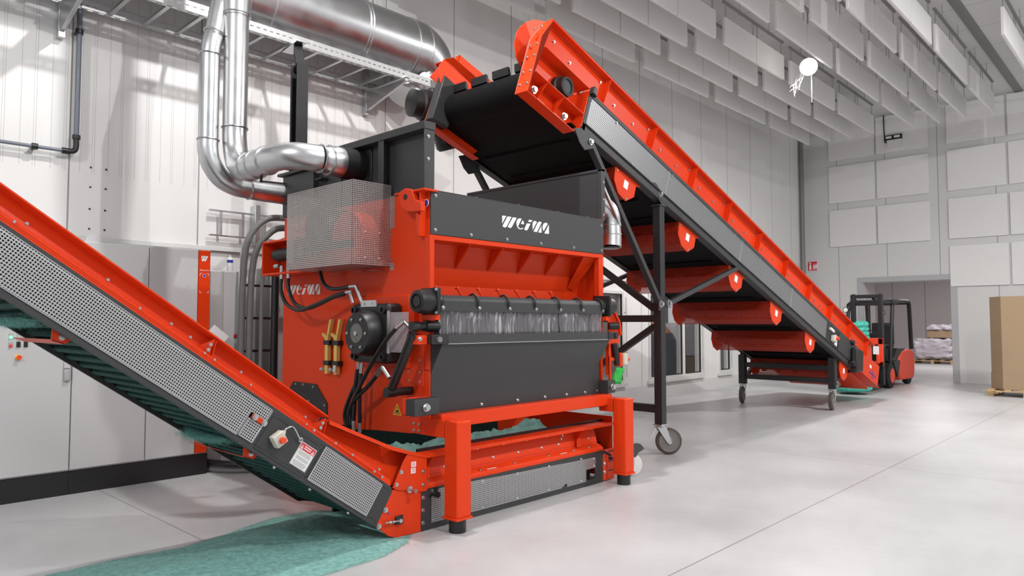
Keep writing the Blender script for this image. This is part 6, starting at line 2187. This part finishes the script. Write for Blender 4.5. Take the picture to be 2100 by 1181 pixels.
pallet('wooden pallet under the big brown octagonal carton at the right edge', 17.42, 1.70, 1.2, 1.30)
b = MB()
ox0, ox1, oy0, oy1, ch = 17.46, 18.58, 1.72, 2.99, 0.26
b.prism([(ox0, oy0 + ch), (ox0, oy1 - ch), (ox0 + 0.40, oy1), (ox1 - ch, oy1), (ox1, oy1 - ch), (ox1, oy0 + ch), (ox1 - ch, oy0), (ox0 + ch, oy0)], 'Z', 0.145, 2.04)
t = tag(b.build('octagonal_carton', 'card', None, smooth=False), 'tall brown octagonal cardboard bin on a pallet at the right edge', 'cardboard box')
b = MB()
b.prism([(ox0 - 0.012, oy0 + ch), (ox0 - 0.012, oy1 - ch), (ox0 + 0.40, oy1 + 0.012), (ox1 - ch, oy1 + 0.012), (ox1 + 0.01, oy1 - ch), (ox1 + 0.01, oy0 + ch), (ox1 - ch, oy0 - 0.01), (ox0 + ch, oy0 - 0.01)], 'Z', 0.145, 0.46)
b.build('base_sleeve', 'card', t, smooth=False)
rg = random.Random(8)
b = MB()
for k in range(9):
    y = 1.9 + rg.uniform(0, 0.95)
    x = 17.34 + rg.uniform(0, 0.06)
    z = rg.uniform(0.05, 0.16)
    b.beam((x, y, z), (x + rg.uniform(-0.03, 0.03), y + rg.uniform(0.15, 0.3), z + rg.uniform(-0.04, 0.04)), 0.02, 0.012)
tag(b.build('wood_splinters', 'wood'), 'loose broken wood strips at the front of the right-hand pallet', 'wood scraps')
bpy.data.objects['wood_splinters']['kind'] = 'stuff'
pallet('wooden pallet in the room beyond the doorway under the wrapped bag', 29.6, 6.1, 1.0, 1.35)
b = MB()
b.box(29.65, 30.55, 6.12, 7.40, 0.20, 0.92)
bag = b.build('big_bag', 'film', None, bevel=0.10, seg=4)
tag(bag, 'white film-wrapped big bag on the pallet beyond the doorway', 'bag')
md = bag.modifiers.new('sub', 'SUBSURF'); md.subdivision_type = 'SIMPLE'; md.levels = 4; md.render_levels = 4
tx = bpy.data.textures.new('crumple', 'CLOUDS'); tx.noise_scale = 0.16
md = bag.modifiers.new('crumple', 'DISPLACE'); md.texture = tx; md.strength = 0.16
tag(MB().box(29.75, 30.5, 6.12, 6.95, 0.96, 1.22).build('flat_carton', 'card', None, bevel=0.01), 'brown carton lying on top of the white wrapped bag', 'cardboard box')
b = MB()
b.box(29.7, 30.5, 6.12, 6.95, 1.225, 1.42)
o = b.build('film_bundle', 'film', None, bevel=0.07, seg=3)
md = o.modifiers.new('sub', 'SUBSURF'); md.subdivision_type = 'SIMPLE'; md.levels = 4; md.render_levels = 4
md = o.modifiers.new('crumple', 'DISPLACE'); md.texture = tx; md.strength = 0.15
tag(o, 'crumpled clear film bundle on top of the brown carton', 'plastic film')
# a scrap of print on the floor in front
b = MB()
for k in range(7):
    x, y = 2.62 + rg.uniform(-0.05, 0.05), 3.36 + rg.uniform(-0.05, 0.05)
    b.box(x, x + 0.02, y, y + 0.012, 0.0, 0.002)
tag(b.build('floor_flakes', 'text', None, smooth=False), 'small cluster of dark flakes on the floor at the bottom edge', 'flakes')
bpy.data.objects['floor_flakes']['kind'] = 'stuff'
